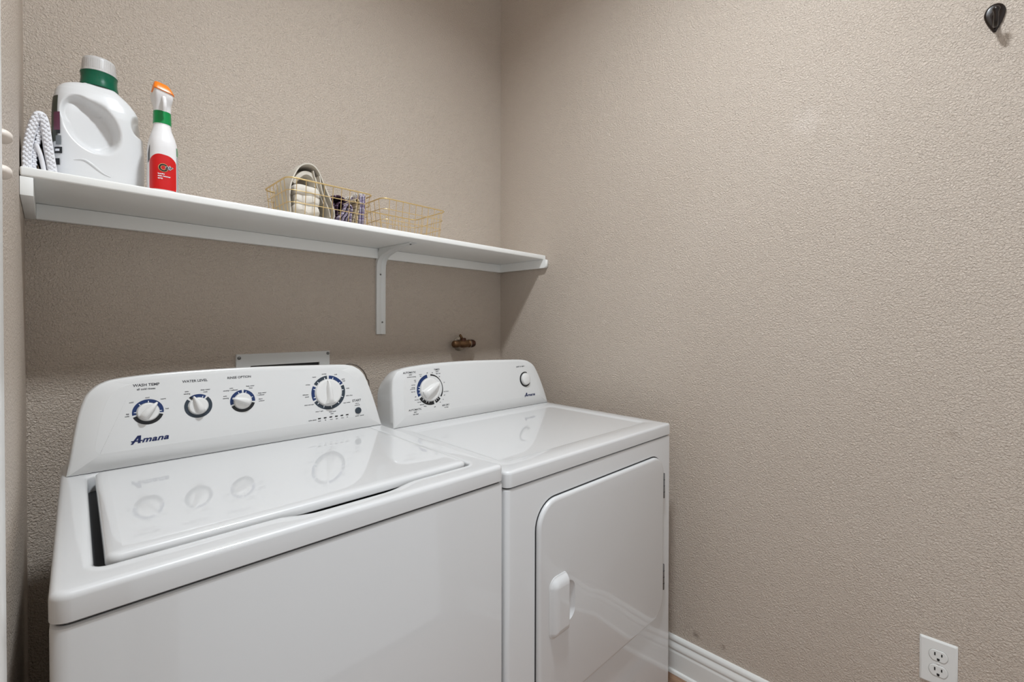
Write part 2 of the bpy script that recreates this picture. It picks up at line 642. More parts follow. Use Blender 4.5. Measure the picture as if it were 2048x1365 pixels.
def offset_poly(pts, d):
    n = len(pts)
    out = []
    for i in range(n):
        a, b, c = Vector(pts[i - 1]), Vector(pts[i]), Vector(pts[(i + 1) % n])
        e1 = (b - a)
        e2 = (c - b)
        if e1.length < 1e-9 or e2.length < 1e-9:
            out.append(tuple(b))
            continue
        e1.normalize()
        e2.normalize()
        n1 = Vector((e1.y, -e1.x))
        n2 = Vector((e2.y, -e2.x))
        m = (n1 + n2)
        m = m / max(0.35, m.length_squared) * 2 if m.length_squared > 1e-9 else n1
        m = (n1 + n2).normalized() * min(1.8, 1 / max(0.4, math.cos(n1.angle(n2) / 2)))
        out.append((b.x + m.x * d, b.y + m.y * d))
    return out


def make_console(root, outline, F, yrear, zbase):
    """outline: (u, v) from the left foot over the top to the right foot"""
    ol = catmull(outline, 5)
    i1 = offset_poly(ol, 0.0018)
    i2 = offset_poly(ol, 0.0050)
    # clockwise outline -> right-hand normal points inside
    rings = []
    um = sum(q[0] for q in ol) / len(ol)
    vmax = max(q[1] for q in ol)

    def back(k, sc_v, sc_u, drop):
        ring = []
        for (u, v) in ol:
            yf = F.p(u, v, -0.007).y
            zf = F.p(u, v, -0.007).z
            c = smooth01((v / vmax - 0.45) / 0.55)
            uu = um + (u - um) * (1 - (1 - sc_u) * c)
            ring.append((uu, yf + (yrear - yf) * k, zbase + (zf - zbase) * (1 - (1 - sc_v) * c) - 0.0))
        return ring
    rings.append(back(1.0, 0.84, 0.955, 0))
    rings.append(back(0.85, 0.90, 0.97, 0))
    rings.append(back(0.55, 0.965, 0.99, 0))
    rings.append(back(0.2, 0.995, 1.0, 0))
    rings.append([tuple(F.p(u, v, -0.007)) for u, v in ol])
    rings.append([tuple(F.p(u, max(v, 0.0), -0.002)) for u, v in i1])
    def rel(u, v):
        return -0.0034 * (1 - smooth01(v / 0.05)) - 0.0022 * smooth01((v - 0.0) / 0.05) * (1 - smooth01((v - 0.12) / 0.05))
    rings[-2] = [tuple(F.p(u, max(v, 0.0018), -0.007)) for u, v in ol]
    rings[-1] = [tuple(F.p(u, max(v, 0.0018), -0.002 + rel(u, v))) for u, v in i1]
    rings.append([tuple(F.p(u, max(v, 0.0018), 0.0 + rel(u, v))) for u, v in i2])
    b0, rr = 0.033, 0.022
    um2 = (ol[0][0] + ol[-1][0]) / 2

    def panel(k, h):
        out = []
        for u, v in i2:
            v = max(0.0, v)
            vp = (b0 - k) + v * (vmax - 0.010 - (b0 - k)) / vmax
            hw_ = abs(u - um2)
            up = hw_ - (0.030 - k) - 0.004
            q = (b0 - k) + rr - vp
            if q > 0:
                up -= rr * (1 - math.sqrt(max(0.0, 1 - (q / rr) ** 2)))
            out.append(tuple(F.p(um2 + math.copysign(max(up, 0.0), u - um2), vp, h)))
        return out
    rings.append(panel(0.004, -0.0005))
    rings.append(panel(0.0, 0.0))
    box('console_seam', ol[0][0] + 0.003, ol[-1][0] - 0.003, F.o.y + 0.0058, yrear - 0.01, zbase - 0.0002, zbase + 0.004, M_GAP, root)
    return loft('console', rings, M_CONSOLE, root, smooth=38)


def place(F, pts, cu, cv, h):
    return [tuple(F.p(cu + x, cv + y, h)) for x, y in pts]


def decal_text(F, parent, body, u, v, size, m=None, shear=0.0, offset=0.0, align='CENTER', h=0.0003, spacing=1.0, name='lettering'):
    vv, ff = text_verts(body, size, shear, offset or size * 0.022, align, spacing)
    vs = [tuple(F.p(u + q[0], v + q[1], h)) for q in vv]
    return pyd(name, vs, ff, m or M_INK, parent, smooth=0)


def arc_band(F, parent, cu, cv, r0, r1, a0, a1, m, h=0.0004, name='dial_band', taper=None):
    n = max(4, int(abs(a1 - a0) / 6))
    vo, fo = [], []
    for i in range(n + 1):
        a = R(a0 + (a1 - a0) * i / n)
        ri = r0
        if taper:
            ri = r1 - (r1 - r0) * (taper[0] + (taper[1] - taper[0]) * math.sin(math.pi * i / n))
        vo.append(tuple(F.p(cu + ri * math.cos(a), cv + ri * math.sin(a), h)))
        vo.append(tuple(F.p(cu + r1 * math.cos(a), cv + r1 * math.sin(a), h)))
    for i in range(n):
        fo.append((2 * i, 2 * i + 1, 2 * i + 3, 2 * i + 2))
    return pyd(name, vo, fo, m, parent, smooth=0)


def ticks(F, parent, cu, cv, r0, r1, angs, w=0.0009):
    for a in angs:
        c, s = math.cos(R(a)), math.sin(R(a))
        v = []
        for r, q in ((r0, -w), (r1, -w * 0.5), (r1, w * 0.5), (r0, w)):
            v.append(tuple(F.p(cu + r * c - q * s, cv + r * s + q * c, 0.0006)))
        pyd('tick_mark', v, [(0, 1, 2, 3)], M_PRINTWHITE, parent, smooth=0)


def make_knob(F, root, cu, cv, r, ang, ptr=1.0, hgt=0.016, bar=0.30):
    """dial: low round skirt with a raised grip bar that runs out into a pointer"""
    rings = []
    for rr, h in ((r, 0.0006), (r, 0.0035), (r * 0.96, 0.0052), (r * 0.86, 0.0060)):
        rings.append([tuple(F.p(cu + rr * math.cos(2 * math.pi * i / 40), cv + rr * math.sin(2 * math.pi * i / 40), h)) for i in range(40)])
    k = loft('knob', rings, M_KNOB, root, cap0=False, smooth=35)
    # grip bar
    ca, sa = math.cos(R(ang)), math.sin(R(ang))
    st = [(-0.90, 0.20, 0.30), (-0.80, 0.34, 0.72), (-0.5, bar * 1.25, 0.95), (0, bar * 1.15, 1.0), (0.45, bar * 0.95, 0.97), (0.80 * ptr, bar * 0.62, 0.86), (1.02 * ptr, bar * 0.34, 0.62), (1.12 * ptr, 0.08, 0.36)]
    rings = []
    for s, w, hh in st:
        ring = []
        for q, hq in ((-1.25, 0.0), (-1.12, 0.35), (-0.80, 0.80), (-0.45, 0.97), (0, 1.0), (0.45, 0.97), (0.80, 0.80), (1.12, 0.35), (1.25, 0.0)):
            x, y = s * r, q * w * r
            ring.append(tuple(F.p(cu + x * ca - y * sa, cv + x * sa + y * ca, 0.0045 + (hgt - 0.0045) * hh * hq)))
        rings.append(ring)
    v, f = loft_data(rings, True, True, closed=False)
    pyd('grip', v, f, M_KNOB, k, smooth=50)
    return k


def logo(F, parent, u, v, w):
    """slanted brand lettering, w wide from the tail of the A"""
    s = w / 0.0655
    o = 0.0005
    A = [[(0.0000, -0.0004), (0.0018, -0.0006), (0.0058, 0.0050), (0.0095, 0.0052), (0.0095, 0.0074), (0.0074, 0.0076), (0.0112, 0.0128), (0.0102, 0.0074), (0.0096, 0.0052), (0.0090, 0.0015), (0.0130, 0.0015), (0.0160, 0.0158), (0.0105, 0.0158), (0.0040, 0.0075), (0.0002, 0.0075), (-0.0006, 0.0052), (0.0028, 0.0050)]]
    vs, fs = [], []
    quads = [  # left stroke, right stroke, bar
        [(-0.0012, -0.0010), (0.0030, -0.0010), (0.0156, 0.0164), (0.0106, 0.0164)],
        [(0.0108, 0.0005), (0.0156, 0.0005), (0.0168, 0.0164), (0.0120, 0.0164)],
        [(0.0000, 0.0040), (0.0190, 0.0040), (0.0196, 0.0064), (-0.0004, 0.0064)]]
    for q in quads:
        b = len(vs)
        vs += [tuple(F.p(u + x * s, v + y * s, o)) for x, y in q]
        fs.append((b, b + 1, b + 2, b + 3))
    vv, ff = text_verts('mana', 0.0165 * s, 0.32, 0.00052 * s, 'LEFT', 1.06)
    mx = max(q[0] for q in vv)
    k = (0.0475 * s) / mx
    b = len(vs)
    vs += [tuple(F.p(u + 0.0175 * s + q[0] * k, v + 0.0012 * s + q[1] * 1.0, o)) for q in vv]
    fs += [tuple(b + i for i in f) for f in ff]
    return pyd('logo', vs, fs, M_LOGO, parent, smooth=0)


# ---- washer
WW, WD, WT = 0.696, 0.665, 0.948
wa = empty('washing_machine', (-1.5805, -0.8966, 0), R(-1.7695))
tag(wa, 'white top-loading washing machine with a lid and four dials, left of the dryer', 'washing machine')
GAPZ = WT - 0.0383
# cabinet
rg = []
for z, ins in ((0.025, 0.0), (GAPZ - 0.006, 0.0), (GAPZ - 0.003, 0.0008), (GAPZ - 0.0012, 0.004)):
    rg.append([(x, y, z) for x, y in rrect(0.0008 + ins, WW - 0.0008 - ins, 0.0015 + ins, WD - ins, (0.016, 0.010, 0.006, 0.006), 6, 2)])
loft('cabinet', rg, M_ENAMEL, wa)
rg = [[(x, y, z) for x, y in rrect(0.006, WW - 0.006, 0.008, WD - 0.006, 0.014, 6, 2)] for z in (GAPZ - 0.0025, GAPZ + 0.0025)]
loft('seam', rg, M_GAP, wa)
for sx in (0.06, WW - 0.06):
    for sy in (0.06, WD - 0.06):
        lathe('foot', [(0.001, 0.0), (0.02, 0.0), (0.02, 0.012), (0.008, 0.014), (0.008, 0.03), (0.001, 0.03)], M_GAP, wa, 16, center=(sx, sy, 0))


# top deck with the lid opening and a finger scoop at the front
def scoop(x):
    return smooth01((x - 0.250) / 0.075) * (1 - smooth01((x - 0.415) / 0.09))


NS = 40
rg = []
R4 = (0.020, 0.014, 0.008, 0.008)


def outer(ins, z):
    return [(x, y, z) for x, y in rrect(ins, WW - ins, ins, WD - ins, tuple(max(0.002, q - ins) for q in R4), 6, NS)]


OX0, OX1, OY0, OY1 = 0.0395, 0.6472, 0.0545, 0.5250


def inner(grow, z, sc=0.0, rad=0.016):
    out = []
    for x, y in rrect(OX0 - grow, OX1 + grow, OY0 - grow, OY1 + grow, (rad + grow,) * 4, 6, NS):
        zz = z
        if y < OY0 + 0.004:
            zz -= sc * scoop(x)
        out.append((x, y, zz))
    return out


rg = [outer(0.004, WT - 0.0368), outer(0.0, WT - 0.034), outer(0.0, WT - 0.0090), outer(0.0009, WT - 0.0050), outer(0.0032, WT - 0.0021), outer(0.0065, WT - 0.0005), outer(0.011, WT),
      inner(0.024, WT, 0.0008), inner(0.012, WT - 0.0004, 0.006), inner(0.005, WT - 0.0008, 0.0115), inner(0.0015, WT - 0.0022, 0.0135), inner(0.0, WT - 0.0055, 0.0135), inner(0.0, WT - 0.034, 0.0)]
loft('top_deck', rg, M_ENAMEL, wa, cap0=False, cap1=False, smooth=45)
box('lid_well', OX0 - 0.01, OX1 + 0.01, OY0 - 0.01, OY1 + 0.01, WT - 0.0355, WT - 0.033, M_GAP, wa)  # dark sheet painted in for the shade inside the tub
# lid
LX0, LX1, LY0, LY1 = 0.0500, 0.6405, 0.0590, 0.5190


def lidr(ins, z, bow=0.0):
    return [(x, y, z) for x, y in rrect(LX0 + ins, LX1 - ins, LY0 + ins, LY1 - ins, max(0.004, 0.017 - ins), 6, 12)]


rg = [lidr(0.012, WT - 0.0105), lidr(0.002, WT - 0.0105), lidr(0.0, WT - 0.0085), lidr(0.0, WT - 0.0015), lidr(0.0012, WT + 0.0028), lidr(0.0045, WT + 0.0055), lidr(0.010, WT + 0.0066), lidr(0.018, WT + 0.0070)]
lid = loft('lid', rg, M_ENAMEL, wa, smooth=45)

FW = Face(0.534, WT, 8)
ol = [(0.0091, -0.0005), (0.0150, 0.040), (0.0202, 0.0787), (0.0269, 0.1192), (0.0327, 0.1429), (0.0394, 0.1602), (0.0512, 0.1747), (0.0647, 0.1838), (0.0857, 0.1902), (0.1408, 0.1956),
      (0.23, 0.1985), (0.3183, 0.1988), (0.41, 0.1972), (0.4991, 0.1940), (0.5756, 0.1910), (0.6022, 0.1873), (0.6183, 0.1812), (0.6344, 0.169), (0.6498, 0.145), (0.6663, 0.0953), (0.6790, 0.048), (0.6903, -0.0005)]
con = make_console(wa, ol, FW, 0.655, WT)

k1 = make_knob(FW, wa, 0.138, 0.1133, 0.0192, 50, 1.15)
arc_band(FW, k1, 0.138, 0.1133, 0.0203, 0.0274, -9, 191, M_NAVY)
arc_band(FW, k1, 0.138, 0.1133, 0.0203, 0.0274, 200, 343, M_BLACK)
ticks(FW, k1, 0.138, 0.1133, 0.0203, 0.0243, (0, 88, 130, 178))
k2 = make_knob(FW, wa, 0.230, 0.1148, 0.0192, 113, 1.15)
arc_band(FW, k2, 0.230, 0.1148, 0.0203, 0.0274, 55, 120, M_NAVY)
arc_band(FW, k2, 0.230, 0.1148, 0.0203, 0.0274, 120, 131, M_BLACK)
arc_band(FW, k2, 0.230, 0.1148, 0.0203, 0.0274, 141, 406, M_SLATE)
ticks(FW, k2, 0.230, 0.1148, 0.0203, 0.0243, (67,))
k3 = make_knob(FW, wa, 0.3215, 0.1157, 0.0192, 160, 1.15)
arc_band(FW, k3, 0.3215, 0.1157, 0.0203, 0.0274, -6, 84, M_NAVY)
arc_band(FW, k3, 0.3215, 0.1157, 0.0203, 0.0274, 93, 196, M_NAVY)
arc_band(FW, k3, 0.3215, 0.1157, 0.0203, 0.0274, 205, 345, M_BLACK)
ticks(FW, k3, 0.3215, 0.1157, 0.0203, 0.0243, (20, 70, 112))
k4 = make_knob(FW, wa, 0.5340, 0.1145, 0.0362, 93, 0.82, 0.019, 0.16)
for a0, a1, mm in ((28, 86, M_NAVY), (-150, 22, M_SLATE), (153, 204, M_NAVY), (93, 146, M_SLATE)):
    arc_band(FW, k4, 0.5340, 0.1145, 0.0382, 0.0472, a0, a1, mm)
ticks(FW, k4, 0.5340, 0.1145, 0.0382, 0.0432, (70, 37, 5, -22, -50, -82, -112, -138, 163, 195, 133, 103), 0.0013)

for body, u, v, sz in (('WASH TEMP', 0.1360, 0.1700, 0.0082), ('WATER LEVEL', 0.2250, 0.1712, 0.0078), ('RINSE OPTION', 0.3160, 0.1722, 0.0078)):
    decal_text(FW, con, body, u, v, sz)
for body, u, v, sz, al in (('all cold rinses', 0.1355, 0.1620, 0.0058, 'CENTER'),
                           ('cool', 0.137, 0.1432, 0.0042, 'CENTER'), ('cold', 0.1135, 0.1355, 0.0042, 'RIGHT'), ('warm', 0.160, 0.1375, 0.0042, 'LEFT'), ('hot', 0.1685, 0.1150, 0.0042, 'LEFT'),
                           ('tap', 0.106, 0.1115, 0.0042, 'RIGHT'), ('cold', 0.106, 0.1065, 0.0042, 'RIGHT'),
                           ('auto', 0.2085, 0.1490, 0.0042, 'CENTER'), ('sensing', 0.2085, 0.1437, 0.0042, 'CENTER'), ('deep water', 0.2445, 0.1500, 0.0042, 'CENTER'), ('wash', 0.2445, 0.1447, 0.0042, 'CENTER'),
                           ('auto', 0.2880, 0.1300, 0.0042, 'RIGHT'), ('sensing', 0.2915, 0.1247, 0.0042, 'RIGHT'), ('auto', 0.2980, 0.1480, 0.0042, 'CENTER'), ('sensing + softener', 0.2960, 0.1430, 0.0042, 'CENTER'),
                           ('deep water', 0.3390, 0.1500, 0.0042, 'CENTER'), ('rinse', 0.3400, 0.1447, 0.0042, 'CENTER'), ('deep water', 0.3560, 0.1300, 0.0042, 'LEFT'), ('+ softener', 0.3530, 0.1250, 0.0042, 'LEFT'),
                           ('fabric', 0.3570, 0.1150, 0.0040, 'LEFT'), ('softener', 0.3570, 0.1100, 0.0040, 'LEFT'),
                           ('normal', 0.5240, 0.1655, 0.0044, 'CENTER'), ('heavy', 0.5020, 0.1590, 0.0044, 'RIGHT'), ('whites', 0.4845, 0.1395, 0.0044, 'RIGHT'), ('delicates', 0.4790, 0.1130, 0.0044, 'RIGHT'), ('casual', 0.4800, 0.1070, 0.0044, 'RIGHT'),
                           ('drain and spin', 0.4920, 0.0850, 0.0044, 'RIGHT'), ('rinse + spin', 0.5160, 0.0640, 0.0044, 'RIGHT'), ('deep water', 0.5420, 0.0590, 0.0044, 'CENTER'), ('wash', 0.5400, 0.0535, 0.0044, 'CENTER'),
                           ('soak', 0.5530, 0.1620, 0.0044, 'LEFT'), ('quick', 0.5730, 0.1470, 0.0044, 'LEFT'), ('wash', 0.5745, 0.1415, 0.0044, 'LEFT'), ('bulky', 0.5850, 0.1195, 0.0044, 'LEFT'), ('extra rinse', 0.5830, 0.0985, 0.0044, 'LEFT'), ('clean washer', 0.5740, 0.0790, 0.0040, 'LEFT'),
                           ('START', 0.6140, 0.0800, 0.0090, 'CENTER'), ('hold to', 0.6150, 0.0730, 0.0040, 'CENTER'), ('unlock lid', 0.6150, 0.0680, 0.0040, 'CENTER'), ('pause / cancel', 0.6200, 0.0370, 0.0046, 'CENTER'),
                           ('cycle status', 0.4860, 0.0425, 0.0046, 'CENTER'), ('wash', 0.5045, 0.0380, 0.0040, 'CENTER'), ('fill', 0.5210, 0.0380, 0.0040, 'CENTER'), ('rinse', 0.5370, 0.0380, 0.0040, 'CENTER'), ('spin', 0.5530, 0.0380, 0.0040, 'CENTER'), ('done', 0.5690, 0.0380, 0.0040, 'CENTER'), ('lid', 0.5830, 0.0380, 0.0040, 'CENTER')):
    decal_text(FW, con, body, u, v, sz, align=al)
logo(FW, con, 0.1085, 0.0480, 0.0655)
# start button and status lights
rings = []
for rr, h in ((0.0092, 0.0), (0.0092, 0.0022), (0.0082, 0.0030)):
    rings.append([tuple(FW.p(0.6165 + rr * math.cos(2 * math.pi * i / 28), 0.0535 + rr * math.sin(2 * math.pi * i / 28), h)) for i in range(28)])
tag(loft('start_button', rings, M_SLATE, wa, cap0=False), 'round dark grey push button')
for i in range(6):
    u = 0.5045 + i * 0.0157
    pyd('status_light', place(FW, [(-0.0040, -0.0016), (0.0036, -0.0016), (0.0044, 0.0016), (-0.0034, 0.0016)], u, 0.0458, 0.0005), [(0, 1, 2, 3)], M_BLACK, wa, smooth=0)

# ---- dryer
DW, DD, DT = 0.741, 0.665, 0.9261
_a = R(-2.5297)
dr = empty('clothes_dryer', (-0.1357 - DW * math.cos(_a), -0.9491 - DW * math.sin(_a), 0), _a)
tag(dr, 'white front-loading clothes dryer with a closed hinged door, in the right corner', 'clothes dryer')
GZ = DT - 0.0389
rg = []
for z, ins in ((0.02, 0.0), (GZ - 0.006, 0.0), (GZ - 0.003, 0.0008), (GZ - 0.0012, 0.004)):
    rg.append([(x, y, z) for x, y in rrect(0.001 + ins, DW - 0.001 - ins, 0.0015 + ins, DD - ins, (0.012, 0.004, 0.004, 0.004), 6, 2)])
loft('cabinet', rg, M_ENAMEL, dr)
rg = [[(x, y, z) for x, y in rrect(0.005, DW - 0.005, 0.006, DD - 0.006, 0.01, 6, 2)] for z in (GZ - 0.0025, GZ + 0.0025)]
loft('seam', rg, M_GAP, dr)
for sx in (0.06, DW - 0.06):
    for sy in (0.06, DD - 0.06):
        lathe('foot', [(0.001, 0.0), (0.02, 0.0), (0.02, 0.010), (0.008, 0.012), (0.008, 0.025), (0.001, 0.025)], M_GAP, dr, 16, center=(sx, sy, 0))
R4d = (0.018, 0.007, 0.006, 0.006)


def outd(ins, z):
    return [(x, y, z) for x, y in rrect(ins, DW - ins, ins, DD - ins, tuple(max(0.002, q - ins) for q in R4d), 6, 6)]


def ind(ins, z, rad=0.02):
    return [(x, y, z) for x, y in rrect(0.045 + ins, DW - 0.045 - ins, 0.060 + ins, 0.492 - ins, rad, 6, 6)]


rg = [outd(0.004, GZ + 0.0008), outd(0.0, GZ + 0.003), outd(0.0, DT - 0.0080), outd(0.0012, DT - 0.0036), outd(0.004, DT - 0.0010), outd(0.0085, DT), ind(0, DT), ind(0.004, DT - 0.0012), ind(0.010, DT - 0.0036), ind(0.016, DT - 0.0042)]
loft('top_panel', rg, M_ENAMEL, dr, cap0=False, smooth=50)
# door
DX0, DX1, DZ0, DZ1 = 0.0945, 0.6835, 0.318, 0.8330
dr_r = (0.062, 0.062, 0.060, 0.066)


def doorr(ins, y):
    return [(x, y, z) for x, z in rrect(DX0 + ins, DX1 - ins, DZ0 + ins, DZ1 - ins, tuple(q - ins for q in dr_r), 10, 1)]


loft('door_gap', [doorr(-0.0030, 0.0022), doorr(-0.0030, 0.0008), doorr(0.01, 0.0006)], M_GAP, dr, cap0=False, smooth=0)
bm = bmesh.new()
v, f = loft_data([doorr(0.004, 0.0035), doorr(0.0006, 0.0015), doorr(0.0, -0.0035), doorr(0.0014, -0.0070), doorr(0.0045, -0.0092), doorr(0.009, -0.0098)])
dme = bpy.data.meshes.new('door')
dme.from_pydata(v, [], f)
_b = bmesh.new()
_b.from_mesh(dme)
bmesh.ops.recalc_face_normals(_b, faces=_b.faces)
_b.to_mesh(dme)
_b.free()
door = finish('door', dme, M_ENAMEL, dr, smooth=0)
# finger pocket beside the handle, carved out of the door
cut_r = []
for y, ins in ((-0.02, 0.0), (-0.0098, 0.0), (-0.006, 0.003), (-0.0015, 0.010)):
    cut_r.append([(x, y, z) for x, z in rrect(0.165 + ins * 0.3, 0.2280 - ins, 0.512 + ins, 0.6130 - ins, tuple(max(0.004, 0.026 - ins) for _ in range(4)), 8, 1)])
cutter = loft('cutter', cut_r, None, dr, smooth=0)
md = door.modifiers.new('b', 'BOOLEAN')
md.object = cutter
md.solver = 'EXACT'
_dg = bpy.context.evaluated_depsgraph_get()
_dg.update()
nm = bpy.data.meshes.new_from_object(door.evaluated_get(_dg))
door.modifiers.clear()
door.data = nm
nm.name = 'door'
bpy.data.objects.remove(cutter)
nm.polygons.foreach_set('use_smooth', [True] * len(nm.polygons))
nm.set_sharp_from_angle(angle=R(42))
# raised grip
HX0, HX1, HZ0, HZ1 = 0.1290, 0.1915, 0.4930, 0.6430
hr = (0.020, 0.006, 0.006, 0.026)


def hring(ins, y, ri=0.0):
    return [(x, y, z) for x, z in rrect(HX0 + ins, HX1 - ri, HZ0 + ins, HZ1 - ins, tuple(max(0.003, q - ins) for q in hr), 8, 1)]


loft('handle', [hring(0, -0.0095), hring(0.0003, -0.0110), hring(0.0030, -0.0122), hring(0.0040, -0.0130), hring(0.0065, -0.0165), hring(0.0125, -0.0215, 0.0008), hring(0.0185, -0.0238, 0.002), hring(0.024, -0.0246, 0.004)],
     M_ENAMEL, door, smooth=32)
for z0, z1 in ((0.6915, 0.7715), (0.3930, 0.4750)):
    hg = lathe('hinge', [(0.0003, z0), (0.0042, z0), (0.0046, z0 + 0.001), (0.0046, z1 - 0.001), (0.0042, z1), (0.0003, z1)], M_STEEL, dr, 14, center=(0.6865, -0.0050, 0))
    for j in range(1, 4):
        zz = z0 + (z1 - z0) * j / 4
        lathe('knuckle', [(0.0047, zz - 0.0008), (0.0051, zz - 0.0008), (0.0051, zz + 0.0008), (0.0047, zz + 0.0008)], M_GAP, hg, 14, center=(0.6865, -0.0050, 0))

FD = Face(0.5400, DT, 8)
ol = [(0.0230, -0.0005), (0.0236, 0.045), (0.0245, 0.090), (0.0262, 0.128), (0.0305, 0.1552), (0.0434, 0.1757), (0.0640, 0.1845), (0.0935, 0.1900), (0.15, 0.1945), (0.2083, 0.1968), (0.27, 0.1976), (0.3346, 0.1974), (0.41, 0.1955),
      (0.4924, 0.1927), (0.56, 0.1900), (0.6050, 0.1872), (0.6300, 0.1830), (0.6446, 0.1774), (0.6640, 0.1660), (0.6773, 0.1520), (0.6930, 0.1260), (0.7080, 0.0900), (0.7230, 0.046), (0.7370, -0.0005)]
cod = make_console(dr, ol, FD, 0.655, DT)
kd = make_knob(FD, dr, 0.1630, 0.1100, 0.0380, 32, 0.90, 0.022, 0.26)
for a0, a1, mm in ((100, 203, M_NAVY), (211, 284, M_BLACK), (292, 318, M_BLACK)):
    arc_band(FD, kd, 0.1630, 0.1100, 0.0402, 0.0512, a0, a1, mm)
arc_band(FD, kd, 0.1630, 0.1100, 0.0410, 0.0512, -34, 84, M_BLACK, taper=(0.55, 0.25))
ticks(FD, kd, 0.1630, 0.1100, 0.0402, 0.0460, (165, 176, 190, 226, 245, 258, 299, 310), 0.0012)
# small round button with its own partial ring
rings = []
for rr, h in ((0.0225, 0.0005), (0.0225, 0.006), (0.0208, 0.0092), (0.016, 0.0112), (0.008, 0.0120)):
    rings.append([tuple(FD.p(0.6125 + rr * math.cos(2 * math.pi * i / 32), 0.1075 + rr * math.sin(2 * math.pi * i / 32), h)) for i in range(32)])
pb = loft('push_button', rings, M_KNOB, dr, cap0=False, smooth=35)
arc_band(FD, pb, 0.6112, 0.1072, 0.0225, 0.0300, 62, 328, M_BLACK, taper=(0.4, 1.0))
for body, u, v, sz, al in (('AUTOMATIC', 0.0900, 0.1690, 0.0082, 'CENTER'), ('DRY', 0.0930, 0.1620, 0.0060, 'CENTER'), ('moisture sensing', 0.0960, 0.1555, 0.0048, 'CENTER'),
                           ('TIMED', 0.1950, 0.1720, 0.0080, 'CENTER'), ('DRY', 0.1960, 0.1655, 0.0060, 'CENTER'), ('high heat', 0.1990, 0.1595, 0.0050, 'CENTER'),
                           ('more', 0.1300, 0.1610, 0.0048, 'CENTER'), ('dry', 0.1300, 0.1555, 0.0048, 'CENTER'), ('off', 0.1555, 0.1640, 0.0052, 'CENTER'), ('40', 0.1760, 0.1630, 0.0050, 'CENTER'), ('30', 0.2030, 0.1480, 0.0050, 'CENTER'), ('20', 0.2210, 0.1270, 0.0050, 'CENTER'),
                           ('very', 0.1120, 0.1440, 0.0048, 'RIGHT'), ('dry', 0.1120, 0.1390, 0.0048, 'RIGHT'), ('normal', 0.1070, 0.1290, 0.0048, 'RIGHT'), ('energy', 0.1060, 0.1210, 0.0048, 'RIGHT'), ('preferred', 0.1060, 0.1160, 0.0048, 'RIGHT'), ('less dry', 0.1060, 0.1070, 0.0048, 'RIGHT'),
                           ('off', 0.1080, 0.0900, 0.0052, 'RIGHT'), ('very dry', 0.1170, 0.0800, 0.0048, 'RIGHT'), ('normal', 0.1250, 0.0715, 0.0048, 'RIGHT'), ('delicates', 0.1360, 0.0625, 0.0048, 'RIGHT'), ('damp', 0.1440, 0.0560, 0.0048, 'RIGHT'),
                           ('AUTOMATIC', 0.1010, 0.0480, 0.0082, 'CENTER'), ('DRY', 0.1010, 0.0405, 0.0060, 'CENTER'), ('low heat', 0.1020, 0.0345, 0.0056, 'CENTER'),
                           ('off', 0.1760, 0.0490, 0.0056, 'CENTER'), ('cool down', 0.2160, 0.0960, 0.0048, 'LEFT'), ('off', 0.2150, 0.0840, 0.0048, 'LEFT'), ('15', 0.2090, 0.0700, 0.0048, 'LEFT'), ('30', 0.1960, 0.0620, 0.0048, 'LEFT'),
                           ('AIR DRY', 0.2200, 0.0490, 0.0080, 'CENTER'), ('no heat', 0.2220, 0.0425, 0.0052, 'CENTER'), ('push to start', 0.5910, 0.1575, 0.0086, 'CENTER')):
    decal_text(FD, cod, body, u, v, sz, align=al)
logo(FD, cod, 0.6000, 0.0375, 0.0600)

# ------------------------------------------------------------------ things on the walls
# recessed utility box frame behind the washer
ub = empty('utility_box', (-1.0182, 0, 1.157))
tag(ub, 'pale grey steel utility box cover on the back wall, half hidden behind the washer', 'utility box')
bw = 0.1492
rings = [[(x, y, z) for x, z in rrect(-bw + i, bw - i, -0.20 + i, 0 - i, 0.003, 3, 1)] for i, y in ((0, -0.0003), (0, -0.0065), (0.0012, -0.008))]
rings += [[(x, y, z) for x, z in rrect(-0.108 + i, 0.1115 - i, -0.165 + i, -0.0395 - i, 0.002, 3, 1)] for i, y in ((-0.001, -0.008), (0, -0.0065), (0, -0.0012))]
loft('cover_frame', rings, mat('pale_grey_steel', (214, 215, 213), 0.35), ub, cap0=True, cap1=False)
box('recess_shade', -0.1082, 0.1117, -0.0014, -0.0006, -0.165, -0.0395, M_GAP, ub)  # flat near-black plate paints the shade inside the cover opening
for sx, sz in ((-0.1405, -0.0120), (0.1420, -0.0090)):
    sc = lathe('screw', [(0.0003, -0.0078), (0.0052, -0.0078), (0.0052, -0.0090), (0.0036, -0.0110), (0.0003, -0.0116)], M_SCREW, ub, 16, 'y', center=(sx, 0, sz))

# gas cock
gv = empty('gas_valve', (-0.2635, 0, 1.1645))
tag(gv, 'small tarnished brass gas valve sticking out of the back wall above the dryer', 'valve')
lathe('escutcheon', [(0.0005, -0.0005), (0.034, -0.0005), (0.034, -0.003), (0.028, -0.008), (0.0165, -0.012), (0.0005, -0.012)], M_CHROME, gv, 28, 'y')
lathe('supply_pipe', [(0.0005, -0.012), (0.0115, -0.012), (0.0115, -0.030), (0.0005, -0.030)], M_BRASSDK, gv, 20, 'y')
prof = [(0.0005, -0.0640), (0.0090, -0.0640), (0.0145, -0.0600), (0.0165, -0.0520), (0.0168, -0.0380), (0.0150, -0.0340), (0.0150, -0.0240), (0.0175, -0.0180), (0.0185, 0.0), (0.0175, 0.0160), (0.0150, 0.0220), (0.0170, 0.0250), (0.0180, 0.0262), (0.0180, 0.0290), (0.0160, 0.0300)]
lathe('body', prof, M_BRASS, gv, 24, 'x', center=(0, -0.034, 0))
lathe('ring', [(0.0178, 0.0292), (0.0190, 0.0298), (0.0190, 0.0318), (0.0172, 0.0325)], M_CHROME, gv, 24, 'x', center=(0, -0.034, 0))
